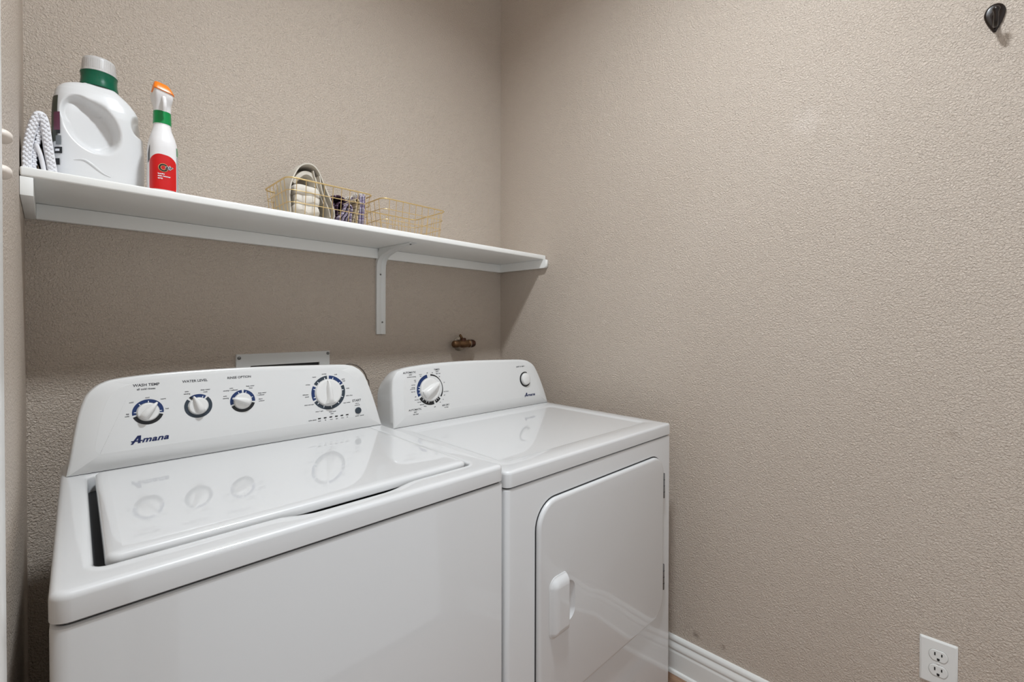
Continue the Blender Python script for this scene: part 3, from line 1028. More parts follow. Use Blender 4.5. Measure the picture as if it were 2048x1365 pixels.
lathe('outlet_cap', [(0.0160, 0.0300), (0.0178, 0.0330), (0.0184, 0.0400), (0.0178, 0.0500), (0.0150, 0.0580), (0.0090, 0.0630), (0.0005, 0.0645)], M_BRASSDK, gv, 24, 'x', center=(0, -0.034, 0))
lathe('stem', [(0.0005, 0.010), (0.0135, 0.010), (0.0140, 0.022), (0.0110, 0.0260), (0.0005, 0.0270)], M_BRASSDK, gv, 20, 'z', center=(-0.006, -0.034, 0))
bm = bmesh.new()
add_box(bm, -0.0050, 0.0050, -0.0035, 0.0035, 0.0, 0.030, 0.0015)
lever = bm_obj('lever', bm, M_BRASS, gv)
lever.location = (-0.008, -0.036, 0.018)
lever.rotation_euler = (0, R(-38), 0)

# coat hook on the right wall
hk = empty('coat_hook', (0, -1.6845, 1.9865))
tag(hk, 'dark bronze teardrop coat hook screwed to the right wall', 'hook')
outl = []
for i in range(40):
    a = 2 * math.pi * i / 40
    z = 0.0335 * math.sin(a)
    if z > 0.010:
        w = 0.0182 * math.sqrt(max(0.0, 1 - ((z - 0.010) / 0.0236) ** 2))
    else:
        w = 0.0182 * (1 - 0.90 * ((0.010 - z) / 0.0435) ** 1.5)
    outl.append((math.copysign(max(w, 0.0006), math.cos(a)), z))
rings = []
for sc, x in ((1.0, -0.0005), (1.0, -0.0032), (0.93, -0.0052), (0.80, -0.0062), (0.45, -0.0068)):
    rings.append([(x, y * sc, z * sc) for y, z in outl])
bp = loft('back_plate', rings, M_BRONZE, hk)
arm = catmull([(-0.006, 0, 0.004), (-0.010, 0, -0.010), (-0.018, 0, -0.024), (-0.031, 0, -0.030), (-0.043, 0, -0.024), (-0.047, 0, -0.010), (-0.0475, 0, -0.002)], 5)
n = len(arm)
tube('arm', arm, [0.0052 - 0.0014 * smooth01(i / n * 1.2) + (0.0022 * smooth01((i / (n - 1) - 0.8) / 0.2)) for i in range(n)], M_BRONZE, hk, seg=12)
lathe('ball_end', [(0.0065 * math.sin(math.pi * i / 10) + 0.0001, 0.0065 * math.cos(math.pi * i / 10)) for i in range(11)], M_BRONZE, hk, 16, center=(-0.0475, 0, -0.001))
lathe('screw', [(0.0004, -0.0060), (0.0042, -0.0060), (0.0042, -0.0076), (0.0028, -0.0088), (0.0004, -0.0092)], M_BRONZE, hk, 14, 'x', center=(0, 0, 0.021))

# duplex outlet on the right wall
ot = empty('wall_outlet', (0, -1.5998, 0.3927))
tag(ot, 'white duplex electrical outlet with cover plate low on the right wall', 'outlet')
rings = [[(x, y, z) for y, z in rrect(-0.0355 + i, 0.0355 - i, -0.058 + i, 0.058 - i, 0.0025, 3, 1)] for i, x in ((0, -0.0003), (0, -0.0020), (0.0030, -0.0052), (0.0045, -0.0056))]
loft('cover_plate', rings, M_PLATE, ot, smooth=30)
for zc in (0.0192, -0.0192):
    rings = []
    for i, x in ((0, -0.0050), (0, -0.0066), (0.0010, -0.0072)):
        ring = []
        for k in range(36):
            a = 2 * math.pi * k / 36
            yy = (0.0172 - i) * math.cos(a)
            zz = max(-0.0138 + i, min(0.0138 - i, (0.0172 - i) * math.sin(a)))
            ring.append((x, yy, zc + zz))
        rings.append(ring)
    so = loft('socket', rings, M_PLATE, ot, smooth=30)
    rings = [[(-0.0057, y, zc + z) for y, z in [((0.0184) * math.cos(2 * math.pi * k / 36), max(-0.0150, min(0.0150, 0.0184 * math.sin(2 * math.pi * k / 36)))) for k in range(36)]]]
    rings.append([(-0.0055, 0.0176 * math.cos(2 * math.pi * k / 36), zc + max(-0.0142, min(0.0142, 0.0176 * math.sin(2 * math.pi * k / 36)))) for k in range(36)])
    loft('socket_seam', rings, mat('seam_grey', (120, 120, 118), 0.6), so, cap0=False, cap1=False, smooth=0)
    for yc, hh in ((0.0064, 0.0040), (-0.0064, 0.0034)):
        box('slot', -0.0076, -0.0070, yc - 0.0013, yc + 0.0013, zc + 0.0042 - hh, zc + 0.0042 + hh, M_SLOT, so)
    g = [(0.0026 * math.cos(math.pi * k / 8), 0.0022 + 0.0026 * math.sin(math.pi * k / 8)) for k in range(9)] + [(-0.0026, -0.0022), (0.0026, -0.0022)]
    loft('ground_hole', [[(x, y, zc - 0.0078 - z * 0.9) for y, z in g] for x in (-0.0070, -0.0076)], M_SLOT, so, smooth=0)
lathe('screw', [(0.0003, -0.0052), (0.0030, -0.0052), (0.0030, -0.0064), (0.0018, -0.0070), (0.0003, -0.0072)], M_PLATE, ot, 14, 'x')

M_PEG = mat('thick_pale_paint', (222, 212, 202), 0.5)
# two paint-covered pegs on the left wall, close to the camera
for (yc, zc, lb) in ((-0.800, 1.478, 'upper of two small paint-covered pegs on the left wall'), (-0.815, 1.432, 'lower of two small paint-covered pegs on the left wall')):
    rings = []
    for k_, h_ in ((1.0, 0.0002), (0.98, 0.0025), (0.88, 0.0055), (0.66, 0.0082), (0.35, 0.0097)):
        rings.append([(h_, 0.014 * k_ * math.cos(2 * math.pi * i / 24), 0.0085 * k_ * math.sin(2 * math.pi * i / 24)) for i in range(24)])
    h_ = loft('wall_peg', rings, M_PEG, None, loc=(XL, yc, zc))
    tag(h_, lb, 'peg', 'paint-covered pegs on the left wall')

# ------------------------------------------------------------------ cord behind the washer
crd = [(-0.905, -0.16, 0.004), (-0.915, -0.12, 0.10), (-0.900, -0.10, 0.60), (-0.888, -0.10, 0.98), (-0.872, -0.10, 1.090), (-0.856, -0.10, 1.1100), (-0.838, -0.10, 1.1125), (-0.820, -0.10, 1.1080), (-0.803, -0.10, 1.0990), (-0.786, -0.10, 1.082), (-0.774, -0.10, 1.055), (-0.765, -0.10, 1.00), (-0.765, -0.10, 0.60), (-0.77, -0.12, 0.10), (-0.78, -0.16, 0.004)]
cdo = tube('power_cord', catmull(crd, 6), 0.0022, M_CORD, None, 8)
tag(cdo, 'thin grey-brown cord arching up behind the right end of the washer console', 'cord')


# ------------------------------------------------------------------ detergent jug
JB = (-1.490, -0.172)
jug = empty('detergent_jug', (JB[0], JB[1], ZS))
tag(jug, 'white plastic laundry detergent jug with a green collar and moulded handle on the shelf', 'detergent jug')
# rel z: left x, right x, half depth
JT = [(0.000, -0.0700, 0.0690, 0.046), (0.003, -0.0740, 0.0735, 0.050), (0.010, -0.0775, 0.0780, 0.053), (0.030, -0.0790, 0.0800, 0.0545), (0.060, -0.0795, 0.0805, 0.055), (0.090, -0.0795, 0.0800, 0.055),
      (0.120, -0.0795, 0.0785, 0.0545), (0.145, -0.0795, 0.0770, 0.054), (0.165, -0.0790, 0.0755, 0.053), (0.182, -0.0780, 0.0715, 0.051), (0.197, -0.0765, 0.0650, 0.048), (0.210, -0.0735, 0.0560, 0.0445), (0.220, -0.0680, 0.0470, 0.041), (0.227, -0.0600, 0.0390, 0.037), (0.232, -0.0480, 0.0340, 0.0335), (0.236, -0.0340, 0.0300, 0.029), (0.240, -0.0290, 0.0280, 0.028)]


def jug_pt(a, z, out=0.0):
    lx, rx, b = lerp_table(JT, z)
    c, s = math.cos(a), math.sin(a)
    e = 0.62
    cx, hx = (lx + rx) / 2, (rx - lx) / 2
    x = cx + (hx + out) * math.copysign(abs(c) ** e, c)
    y = (b + out) * math.copysign(abs(s) ** e, s)
    # moulded grip hollow on the side that faces the room
    if y < 0:
        dx, dz = x + 0.016, z - 0.133
        th = R(24)
        u, v = dx * math.cos(th) + dz * math.sin(th), -dx * math.sin(th) + dz * math.cos(th)
        q = math.hypot(u / 0.047, v / 0.0635)
        q2 = math.hypot((x + 0.038) / 0.030, (z - 0.158) / 0.040)
        q = min(q, q2 * 1.0)
        y += 0.036 * (1 - smooth01((q - 0.70) / 0.32)) * (0.35 + 0.65 * smooth01((x + 0.070) / 0.075))
    # hollow behind the handle at the right edge
    q = math.hypot((x - 0.070) / 0.020, (z - 0.160) / 0.030)
    if q < 1 and y < 0.02:
        y += 0.020 * (1 - smooth01((q - 0.45) / 0.55))
        x -= 0.002 * (1 - smooth01((q - 0.45) / 0.55))
    return (x, y, z)


NA = 160
zsamp = [0, 0.0015, 0.003, 0.006] + [0.010 + 0.0022 * i for i in range(100)] + [0.2305, 0.232, 0.234, 0.236, 0.238, 0.240]
zsamp = [z for z in zsamp if z <= 0.24]
zsamp = sorted(set(zsamp))
rings = [[jug_pt(2 * math.pi * i / NA, z) for i in range(NA)] for z in zsamp]
jb = loft('body', rings, M_JUG, jug, smooth=60)
co = lathe('collar', [(0.0270, 0.236), (0.0345, 0.236), (0.0345, 0.240), (0.0330, 0.248), (0.0322, 0.258), (0.0328, 0.2675), (0.0336, 0.2700), (0.0320, 0.2712), (0.0280, 0.2712)], M_GREEN, jug, 48, center=(-0.0005, 0, 0))
prof = [(0.0280, 0.2712), (0.0326, 0.2712), (0.0326, 0.2740), (0.0305, 0.2755), (0.0292, 0.2990), (0.0284, 0.3030), (0.0262, 0.3050), (0.0005, 0.3055)]
cp = lathe('measuring_cap', prof, M_CAP, jug, 48, center=(-0.0005, 0, 0))
v, f = [], []
for i in range(48):
    a = 2 * math.pi * i / 48
    for da, hh in ((-0.02, 0.277), (0.02, 0.277), (0.02, 0.2985), (-0.02, 0.2985)):
        rr = 0.0312 - (hh - 0.2755) * 0.053
        v.append((-0.0005 + rr * math.cos(a + da), rr * math.sin(a + da), hh))
    f.append((4 * i, 4 * i + 1, 4 * i + 2, 4 * i + 3))
pyd('cap_ribs', v, f, M_CAP, cp, smooth=0)


def jug_patch(name, a0, a1, z0, z1, m, na=12, nz=8, out=0.0006, parent=None):
    v, f = [], []
    for j in range(nz + 1):
        for i in range(na + 1):
            v.append(jug_pt(R(a0 + (a1 - a0) * i / na), z0 + (z1 - z0) * j / nz, out))
    for j in range(nz):
        for i in range(na):
            b = j * (na + 1) + i
            f.append((b, b + 1, b + na + 2, b + na + 1))
    return pyd(name, v, f, m, parent or jug)


lb = jug_patch('label', 150, 214, 0.088, 0.190, M_LABDK, 24, 20)
jug_patch('label_block', 203, 222, 0.112, 0.152, M_PLUM, out=0.0012, parent=lb)
jug_patch('label_block', 212, 222, 0.104, 0.112, M_BLACK, out=0.0012, parent=lb)
jug_patch('label_block', 210, 224, 0.080, 0.100, mat('label_grey', (120, 124, 126), 0.4), out=0.0012, parent=lb)
jug_patch('label_block', 205, 226, 0.061, 0.075, M_BLACK, out=0.0012, parent=lb)
jug_patch('label_block', 209, 221, 0.0655, 0.0705, M_PRINTWHITE, out=0.0018, parent=lb)
jug_patch('label_block', 206, 220, 0.036, 0.050, M_BLACK, out=0.0012, parent=lb)
# moulded wave line low on the side
wv = []
for i in range(25):
    t_ = i / 24
    x = -0.047 + 0.062 * t_
    z = 0.0500 + 0.006 * math.sin(math.pi * min(1, t_ * 2.2) * 0.5) - 0.030 * smooth01((t_ - 0.18) / 0.82)
    lx, rx, b = lerp_table(JT, z)
    hx, cx = (rx - lx) / 2, (lx + rx) / 2
    cc = abs((x - cx) / hx) ** (1 / 0.62)
    s = math.sqrt(max(0, 1 - cc * cc)) ** 0.62
    wv.append((x, -b * s, z))
tube('moulded_line', wv, [0.0006 + 0.0022 * math.sin(math.pi * i / 24) for i in range(25)], M_JUG, jug, 8)

# ------------------------------------------------------------------ spray bottle
sp = empty('spray_bottle', (-1.3835, -0.250, ZS))
tag(sp, 'white stain remover spray bottle with red label, green collar and orange nozzle on the shelf', 'spray bottle')
ST = [(0.0, 0.0260, 0.034), (0.003, 0.0280, 0.036), (0.010, 0.0290, 0.037), (0.060, 0.0288, 0.037), (0.105, 0.0280, 0.036), (0.120, 0.0268, 0.034), (0.134, 0.0238, 0.030), (0.145, 0.0205, 0.025), (0.154, 0.0182, 0.020), (0.162, 0.0168, 0.017), (0.170, 0.0162, 0.0162)]


def sp_pt(a, z, out=0.0):
    hx, b = lerp_table(ST, z)
    c, s = math.cos(a), math.sin(a)
    e = 0.72 if z < 0.11 else 0.72 + 0.28 * smooth01((z - 0.11) / 0.05)
    return ((hx + out) * math.copysign(abs(c) ** e, c), (b + out) * math.copysign(abs(s) ** e, s), z)


zz = [0, 0.0015, 0.003, 0.006, 0.01] + [0.01 + 0.004 * i for i in range(1, 41)]
loft('body', [[sp_pt(2 * math.pi * i / 64, z) for i in range(64)] for z in zz], M_SPRAY, sp, smooth=60)


def sp_patch(name, a0, a1, fz0, fz1, m, na=20, nz=10, out=0.0005, parent=None):
    v, f = [], []
    for i in range(na + 1):
        t_ = i / na
        z0, z1 = fz0(t_), fz1(t_)
        for j in range(nz + 1):
            v.append(sp_pt(R(a0 + (a1 - a0) * t_), z0 + (z1 - z0) * j / nz, out))
    for i in range(na):
        for j in range(nz):
            b = i * (nz + 1) + j
            f.append((b, b + 1, b + nz + 2, b + nz + 1))
    return pyd(name, v, f, m, parent or sp)


red = sp_patch('label', 205, 312, lambda t: 0.004, lambda t: 0.070 + 0.016 * math.sin(math.pi * min(1, max(0, t))) ** 0.8, M_RED)
sp_patch('back_label', 318, 356, lambda t: 0.006, lambda t: 0.088, M_LGREY)
sp_patch('back_label', 318, 352, lambda t: 0.090, lambda t: 0.110, mat('green_label_strip', (96, 150, 112), 0.4))
sp_patch('side_stroke', 188, 204, lambda t: 0.066 + 0.006 * t, lambda t: 0.108 - 0.02 * (1 - t), M_BLACK, 8, 6)


def sp_decal(name, vv, ff, xc, zc, m, out=0.0011, slope=0.0):
    vs = []
    for x, y, _ in vv:
        X = xc + x
        Z = zc + y
        hx, b = lerp_table(ST, Z)
        cc = min(0.999, abs(X / hx)) ** (1 / 0.72)
        s = math.sqrt(1 - cc * cc) ** 0.72
        vs.append((X, -(b + out) * s, Z))
    return pyd(name, vs, ff, m, red, smooth=0)


def ring2d(r0, r1, a0, a1, n=20, ky=1.0):
    v, f = [], []
    for i in range(n + 1):
        a = R(a0 + (a1 - a0) * i / n)
        v += [(r0 * math.cos(a), ky * r0 * math.sin(a), 0), (r1 * math.cos(a), ky * r1 * math.sin(a), 0)]
    for i in range(n):
        f.append((2 * i, 2 * i + 1, 2 * i + 3, 2 * i + 2))
    return v, f


v, f = ring2d(0.0046, 0.0098, 30, 330)
sp_decal('logo_swirl', v, f, -0.0035, 0.0545, mat('logo_gold', (214, 178, 120), 0.4), 0.0010)
v, f = ring2d(0.0056, 0.0088, 35, 325)
sp_decal('logo_swirl', v, f, -0.0035, 0.0545, M_BLACK, 0.0014)
v, f = text_verts('air', 0.0125, 0.3, 0.0010)
sp_decal('lettering', v, f, 0.0060, 0.0520, M_PRINTWHITE, 0.0017)
v, f = text_verts('air', 0.0125, 0.3, 0.0003)
sp_decal('lettering', v, f, 0.0060, 0.0520, M_BLACK, 0.0022)
for i, wd in enumerate(('laundry', 'stain remover', 'spray')):
    v, f = text_verts(wd, 0.0042, 0, 0.0002, 'LEFT')
    sp_decal('lettering', v, f, -0.0140, 0.0385 - i * 0.0052, M_PRINTWHITE)
lathe('neck_ring', [(0.0150, 0.163), (0.0172, 0.163), (0.0172, 0.166), (0.0150, 0.166)], M_SPRAY, sp, 40)
lathe('collar', [(0.0150, 0.1655), (0.0178, 0.1655), (0.0176, 0.180), (0.0170, 0.196), (0.0150, 0.196)], M_KGREEN, sp, 40)
rings = []
for z, hx, y0, y1, r_ in ((0.195, 0.0168, -0.0168, 0.0168, 0.014), (0.202, 0.0162, -0.017, 0.018, 0.010), (0.212, 0.0158, -0.020, 0.022, 0.007), (0.222, 0.0170, -0.026, 0.034, 0.006), (0.232, 0.0182, -0.029, 0.038, 0.006), (0.240, 0.0180, -0.029, 0.038, 0.006), (0.242, 0.0165, -0.027, 0.036, 0.006)):
    rings.append([(x, y, z + (0.004 if z > 0.22 else 0) * (-x / 0.018)) for x, y in rrect(-hx, hx, y0, y1, r_, 5, 1)])
loft('spray_head', rings, M_SPRAY, sp, smooth=45)
rings = []
for z, hx, y0, y1, r_ in ((0.2365, 0.0190, -0.031, 0.010, 0.006), (0.2375, 0.0200, -0.032, 0.010, 0.006), (0.242, 0.0186, -0.0312, 0.008, 0.007), (0.250, 0.0165, -0.028, 0.006, 0.008), (0.256, 0.0135, -0.024, 0.002, 0.007), (0.2575, 0.011, -0.021, 0.0, 0.006)):
    rings.append([(x - (z - 0.236) * 0.15, y, z - x * 0.20) for x, y in rrect(-hx, hx, y0, y1, r_, 5, 1)])
loft('nozzle', rings, M_ORANGE, sp, smooth=50)
tube('trigger', catmull([(0, -0.022, 0.226), (0, -0.031, 0.215), (0, -0.033, 0.202), (0, -0.029, 0.190)], 4), 0.0045, M_SPRAY, sp, 10)


# ------------------------------------------------------------------ cloth
def ribbon(path, y0, y1, th, per=5, ny=6, wob=0.0, seed=0, taper=0.0):
    """thick cloth: a path in x-z swept along y, returns verts, faces, strip coordinate"""
    rnd = random.Random(seed)
    pp = catmull(path, per)
    n = len(pp)
    V, Fc, st = [], [], []
    d = [0.0]
    for a, b in zip(pp, pp[1:]):
        d.append(d[-1] + math.hypot(b[0] - a[0], b[1] - a[1]))
    tot = d[-1]
    nr = []
    for i in range(n):
        a, b = pp[max(0, i - 1)], pp[min(n - 1, i + 1)]
        tx, tz = b[0] - a[0], b[1] - a[1]
        l_ = math.hypot(tx, tz) or 1
        nr.append((-tz / l_, tx / l_))
    ph = [rnd.uniform(0, 6.28) for _ in range(4)]
    sec = [(-1, -0.5), (-0.99, -0.15), (-0.99, 0.15), (-1, 0.5)]
    for i in range(n):
        ring = []
        prof_ = []
        for j in range(ny + 1):
            prof_.append((j / ny, 0.5))
        for j in range(ny, -1, -1):
            prof_.append((j / ny, -0.5))
        for (t_, s) in prof_:
            y = y0 + (y1 - y0) * t_
            e = 1.0
            if t_ in (0.0, 1.0):
                e = 0.55
            w = wob * math.sin(ph[0] + t_ * 5 + i * 0.35) + wob * 0.5 * math.sin(ph[1] + t_ * 11 + i * 0.6)
            x = pp[i][0] + nr[i][0] * (s * th * e + w)
            z = pp[i][1] + nr[i][1] * (s * th * e + w)
            V.append((x, y + wob * 1.5 * math.sin(ph[2] + i * 0.4), z))
            st.append(d[i] / tot)
    m_ = 2 * (ny + 1)
    for i in range(n - 1):
        for j in range(m_):
            k = (j + 1) % m_
            Fc.append((i * m_ + j, i * m_ + k, (i + 1) * m_ + k, (i + 1) * m_ + j))
    Fc.append(tuple(range(m_)))
    Fc.append(tuple((n - 1) * m_ + j for j in range(m_)))
    return V, Fc, st


def cloth(name, layers, m, label, cat, group=None, parent=None, base=None):
    V, Fc, st = [], [], []
    for l_ in layers:
        v, f, s = ribbon(**l_)
        b = len(V)
        V += v
        Fc += [tuple(b + i for i in q) for q in f]
        st += s
    if base is None:
        base = (sum(q[0] for q in V) / len(V), sum(q[1] for q in V) / len(V), min(q[2] for q in V))
    V = [(x - base[0], y - base[1], z - base[2]) for x, y, z in V]
    me = bpy.data.meshes.new(name)
    me.from_pydata(V, [], Fc)
    at = me.attributes.new('strip', 'FLOAT', 'POINT')
    at.data.foreach_set('value', st)
    bm_ = bmesh.new()
    bm_.from_mesh(me)
    bmesh.ops.recalc_face_normals(bm_, faces=bm_.faces)
    bm_.to_mesh(me)
    bm_.free()
    o = finish(name, me, m, parent, base, smooth=60)
    if label:
        tag(o, label, cat, group)
    return o


# white bubble-knit cloth folded over beside the jug: three standing folds
Z0 = ZS + 0.0015
wc = empty('cleaning_cloth', (-1.588, -0.22, ZS))
tag(wc, 'folded white bubble-textured cleaning cloth standing between the left wall and the jug', 'cloth')


def thick_fold(name, path, th, y0, y1, bumps=True):
    """padded strip with a rounded front edge, built around a path in x-z and covered in raised dots"""
    pp = catmull(path, 6)
    n = len(pp)
    rings = []
    for i in range(n):
        a, b = pp[max(0, i - 1)], pp[min(n - 1, i + 1)]
        tx, tz = b[0] - a[0], b[1] - a[1]
        l_ = math.hypot(tx, tz) or 1
        nx, nz = -tz / l_, tx / l_
        e = 1.0
        ring = []
        for q, yy in ((-0.5, y1), (-0.5, y0 + th * 0.5), (-0.46, y0 + th * 0.28), (-0.33, y0 + th * 0.10), (-0.12, y0), (0.12, y0), (0.33, y0 + th * 0.10), (0.46, y0 + th * 0.28), (0.5, y0 + th * 0.5), (0.5, y1)):
            ring.append((pp[i][0] + nx * q * th, yy, pp[i][1] + nz * q * th))
        rings.append(ring)
    o = loft(name, rings, M_WAFFLE, wc, smooth=60)
    if bumps:
        V, Fc = [], []
        dist = 0.0
        nxt = 0.004
        row = 0
        for i in range(1, n):
            a, b = pp[i - 1], pp[i]
            seg_l = math.hypot(b[0] - a[0], b[1] - a[1])
            while dist + seg_l >= nxt:
                t_ = (nxt - dist) / seg_l
                cx, cz = a[0] + (b[0] - a[0]) * t_, a[1] + (b[1] - a[1]) * t_
                tx, tz = (b[0] - a[0]) / seg_l, (b[1] - a[1]) / seg_l
                nx, nz = -tz, tx
                offs = (-0.26, 0.26) if row % 2 == 0 else (-0.02,)
                for q in offs:
                    px, pz = cx + nx * q * th, cz + nz * q * th
                    b0 = len(V)
                    for rr, hh in ((0.0030, -0.0006), (0.0027, 0.0010), (0.0015, 0.0021)):
                        for k in range(8):
                            an = 2 * math.pi * k / 8
                            V.append((px + rr * math.cos(an), y0 - hh + 0.0004 + abs(q) * 0.002, pz + rr * math.sin(an)))
                    for rr in range(2):
                        for k in range(8):
                            k2 = (k + 1) % 8
                            Fc.append((b0 + rr * 8 + k, b0 + rr * 8 + k2, b0 + rr * 8 + 8 + k2, b0 + rr * 8 + 8 + k))
                    Fc.append(tuple(b0 + 16 + k for k in range(8)))
                row += 1
                nxt += 0.0046
            dist += seg_l
        s_ = pyd('raised_dots', V, Fc, M_WAFFLE, o)
        s_['kind'] = 'stuff'
    return o


thick_fold('outer_fold', [(-0.016, 0.001), (-0.0165, 0.030), (-0.0135, 0.060), (-0.008, 0.090), (-0.001, 0.113), (0.0045, 0.1165), (0.0085, 0.105), (0.0115, 0.080), (0.0145, 0.050), (0.0180, 0.020), (0.0205, 0.001)], 0.0152, -0.052, 0.06)
thick_fold('inner_fold', [(-0.0065, 0.001), (-0.0060, 0.030), (-0.0040, 0.050), (0.0, 0.066), (0.0005, 0.075), (0.0005, 0.092)], 0.0070, -0.044, 0.05)
thick_fold('inner_fold', [(0.0085, 0.001), (0.0060, 0.018), (0.0025, 0.036), (-0.0015, 0.050), (-0.0030, 0.056)], 0.0075, -0.050, 0.05, False)
wc.location = (-1.5895, -0.225, ZS)


# ------------------------------------------------------------------ wire baskets
def make_basket(x0, x1, y0, y1, label):
    b = empty('wire_basket', ((x0 + x1) / 2, (y0 + y1) / 2, ZS))
    tag(b, label, 'basket', 'gold wire baskets on the shelf')
    hx, hy = (x1 - x0) / 2, (y1 - y0) / 2
    ht = 0.100
    tp = 0.012

    def ring(z, rad=0.022):
        ins = tp * (1 - z / ht)
        return [(x, y, z) for x, y in rrect(-hx + ins, hx - ins, -hy + ins, hy - ins, rad, 6, 3)]
    tube('rim', ring(ht), 0.0022, M_GOLD, b, 8, True)
    for z in (0.0025, 0.034, 0.067):
        tube('wire', ring(z), 0.0012, M_GOLD, b, 6, True)

    def up(x, y, nx, ny):
        # from the rim down the side
        return [(x, y, ht), (x - nx * tp * 0.5, y - ny * tp * 0.5, ht / 2), (x - nx * tp, y - ny * tp, 0.0022)]
    nxw = 9
    for i in range(nxw):
        x = -hx + 0.026 + (2 * hx - 0.052) * i / (nxw - 1)
        for s in (-1, 1):
            tube('wire', up(x, s * hy, 0, s), 0.0010, M_GOLD, b, 6)
        tube('wire', [(x, -hy + tp, 0.0022), (x, hy - tp, 0.0022)], 0.0010, M_GOLD, b, 6)
    nyw = 6
    for i in range(nyw):
        y = -hy + 0.026 + (2 * hy - 0.052) * i / (nyw - 1)
        for s in (-1, 1):
            tube('wire', up(s * hx, y, s, 0), 0.0010, M_GOLD, b, 6)
        tube('wire', [(-hx + tp, y, 0.0040), (hx - tp, y, 0.0040)], 0.0010, M_GOLD, b, 6)
    return b


make_basket(-1.112, -0.850, -0.288, -0.092, 'gold wire basket filled with folded cloths on the shelf')
make_basket(-0.818, -0.560, -0.288, -0.088, 'empty gold wire basket nearest the corner on the shelf')

# cloths in the left basket
zb = ZS + 0.0065
cloth('linen_cloth', [dict(path=[(-1.089, zb + 0.004), (-1.094, zb + 0.05), (-1.088, zb + 0.095), (-1.066, zb + 0.138), (-1.036, zb + 0.153), (-1.012, zb + 0.142), (-0.994, zb + 0.105), (-0.976, zb + 0.060), (-0.964, zb + 0.020), (-0.962, zb + 0.005)], y0=-0.255, y1=-0.135, th=0.0065, wob=0.0012, seed=3),
                      dict(path=[(-1.078, zb + 0.093), (-1.068, zb + 0.110), (-1.052, zb + 0.126), (-1.036, zb + 0.131), (-1.023, zb + 0.122), (-1.015, zb + 0.104), (-1.013, zb + 0.094)], y0=-0.243, y1=-0.13, th=0.0190, wob=0.0008, seed=31),
                      dict(path=[(-1.010, zb + 0.125), (-1.004, zb + 0.090), (-0.992, zb + 0.055), (-0.982, zb + 0.030), (-0.978, zb + 0.006)], y0=-0.258, y1=-0.15, th=0.005, wob=0.0008, seed=4),
                      dict(path=[(-1.024, zb + 0.138), (-1.014, zb + 0.100), (-1.002, zb + 0.064), (-0.996, zb + 0.046)], y0=-0.25, y1=-0.15, th=0.004, wob=0.0008, seed=5)],
      M_CREAM, 'oatmeal linen cloth arched above the rim at the left end of the basket', 'cloth', 'cloths in the wire basket')
# quilted pad: a soft block
rings = []
for z, ins in ((0.0, 0.010), (0.003, 0.002), (0.012, 0.0), (0.024, 0.0006), (0.027, 0.0028), (0.030, 0.0006), (0.045, 0.0), (0.054, 0.0006), (0.057, 0.0028), (0.060, 0.0008), (0.074, 0.001), (0.084, 0.004), (0.088, 0.012)):
    rings.append([(x + 0.0025 * math.sin(z * 90 + y * 60), y + 0.003 * math.sin(x * 120 + z * 70), z) for x, y in rrect(-0.037 + ins, 0.036 - ins, -0.066 + ins, 0.062 - ins, 0.008, 5, 5)])
qp = loft('quilted_pad', rings, M_QUILT, None, smooth=60, loc=(-1.046, -0.200, zb))
tag(qp, 'white quilted pad under the arched linen cloth in the basket', 'pad', 'cloths in the wire basket')
cloth('plum_cloth', [dict(path=[(-0.950, zb + 0.002), (-0.955, zb + 0.030), (-0.962, zb + 0.058), (-0.966, zb + 0.072), (-0.955, zb + 0.079), (-0.940, zb + 0.082), (-0.926, zb + 0.078), (-0.916, zb + 0.068)], y0=-0.240, y1=-0.13, th=0.0075, wob=0.001, seed=8),
                     dict(path=[(-0.944, zb + 0.002), (-0.945, zb + 0.030), (-0.944, zb + 0.052), (-0.935, zb + 0.064), (-0.924, zb + 0.060), (-0.922, zb + 0.045)], y0=-0.235, y1=-0.13, th=0.007, wob=0.001, seed=9)],
      M_DKPURPLE, 'dark plum cloth folded beside the linen cloth in the basket', 'cloth', 'cloths in the wire basket')
cloth('striped_cloth', [dict(path=[(-0.953, zb + 0.002), (-0.949, zb + 0.012), (-0.938, zb + 0.026), (-0.930, zb + 0.046), (-0.921, zb + 0.058), (-0.912, zb + 0.050), (-0.912, zb + 0.036), (-0.914, zb + 0.020), (-0.914, zb + 0.002)], y0=-0.266, y1=-0.243, th=0.0055, wob=0.0008, seed=11),
                        dict(path=[(-0.942, zb + 0.002), (-0.938, zb + 0.012), (-0.929, zb + 0.022), (-0.923, zb + 0.036), (-0.919, zb + 0.044)], y0=-0.268, y1=-0.243, th=0.005, wob=0.0008, seed=12),
                        dict(path=[(-0.930, zb + 0.002), (-0.927, zb + 0.012), (-0.921, zb + 0.020), (-0.919, zb + 0.030)], y0=-0.267, y1=-0.243, th=0.0045, wob=0.0006, seed=13)],
      M_PURPLE, 'lilac and white striped cloth in loose folds at the basket front', 'cloth', 'cloths in the wire basket')
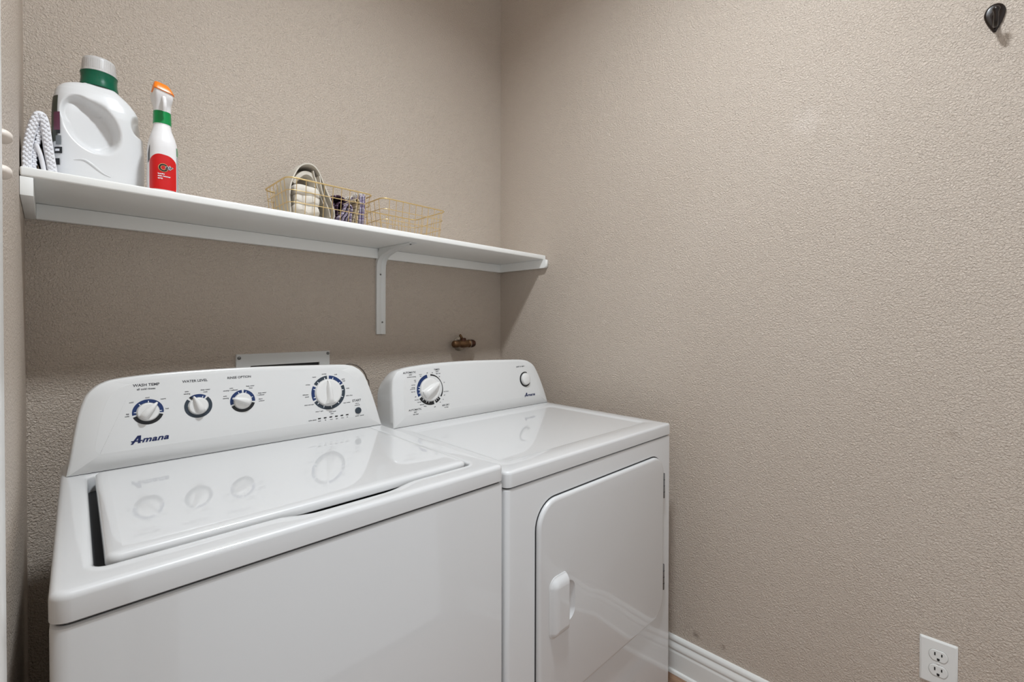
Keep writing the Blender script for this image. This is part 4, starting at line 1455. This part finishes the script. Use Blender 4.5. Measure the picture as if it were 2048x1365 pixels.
cloth('beige_cloth', [dict(path=[(-0.906, zb + 0.002), (-0.902, zb + 0.020), (-0.898, zb + 0.044), (-0.896, zb + 0.062), (-0.900, zb + 0.072), (-0.893, zb + 0.078), (-0.886, zb + 0.072), (-0.887, zb + 0.050), (-0.891, zb + 0.026), (-0.893, zb + 0.002)], y0=-0.264, y1=-0.14, th=0.0045, wob=0.0006, seed=15),
                      dict(path=[(-0.899, zb + 0.002), (-0.8965, zb + 0.030), (-0.8935, zb + 0.060)], y0=-0.262, y1=-0.14, th=0.0028, wob=0.0002, seed=16)],
      M_BEIGE, 'beige cloth with dark stripes standing between the lilac cloths in the basket', 'cloth', 'cloths in the wire basket')
lv = cloth('lavender_cloth', [dict(path=[(-0.8830, zb + 0.001), (-0.8830, zb + 0.030), (-0.8820, zb + 0.060), (-0.8800, zb + 0.094)], y0=-0.264, y1=-0.13, th=0.0062, wob=0.0006, seed=18),
                              dict(path=[(-0.8755, zb + 0.001), (-0.8745, zb + 0.040), (-0.8725, zb + 0.096)], y0=-0.267, y1=-0.13, th=0.0062, wob=0.0006, seed=19),
                              dict(path=[(-0.8685, zb + 0.001), (-0.8672, zb + 0.040), (-0.8640, zb + 0.092)], y0=-0.264, y1=-0.13, th=0.0064, wob=0.0006, seed=20)],
           M_LAVENDER, 'lavender towel with white fringe standing upright at the right end of the filled basket', 'cloth', 'cloths in the wire basket')
# fringe: many short threads
V, Fc = [], []
rnd = random.Random(5)
for i in range(220):
    x = rnd.uniform(-0.885, -0.861)
    y = rnd.uniform(-0.262, -0.14)
    z = zb + 0.090
    p1 = (x + rnd.uniform(-0.004, 0.004), y + rnd.uniform(-0.006, 0.004), z + rnd.uniform(0.006, 0.012))
    p2 = (p1[0] + rnd.uniform(-0.004, 0.004), p1[1] + rnd.uniform(-0.006, 0.004), p1[2] + rnd.uniform(-0.004, 0.006))
    v, f = tube_data([(x, y, z), p1, p2], 0.0013, 5)
    b = len(V)
    V += [(q[0] - lv.location.x, q[1] - lv.location.y, q[2] - lv.location.z) for q in v]
    Fc += [tuple(b + k for k in q) for q in f]
fr = pyd('fringe', V, Fc, M_FRINGE, lv, smooth=60)
fr['kind'] = 'stuff'
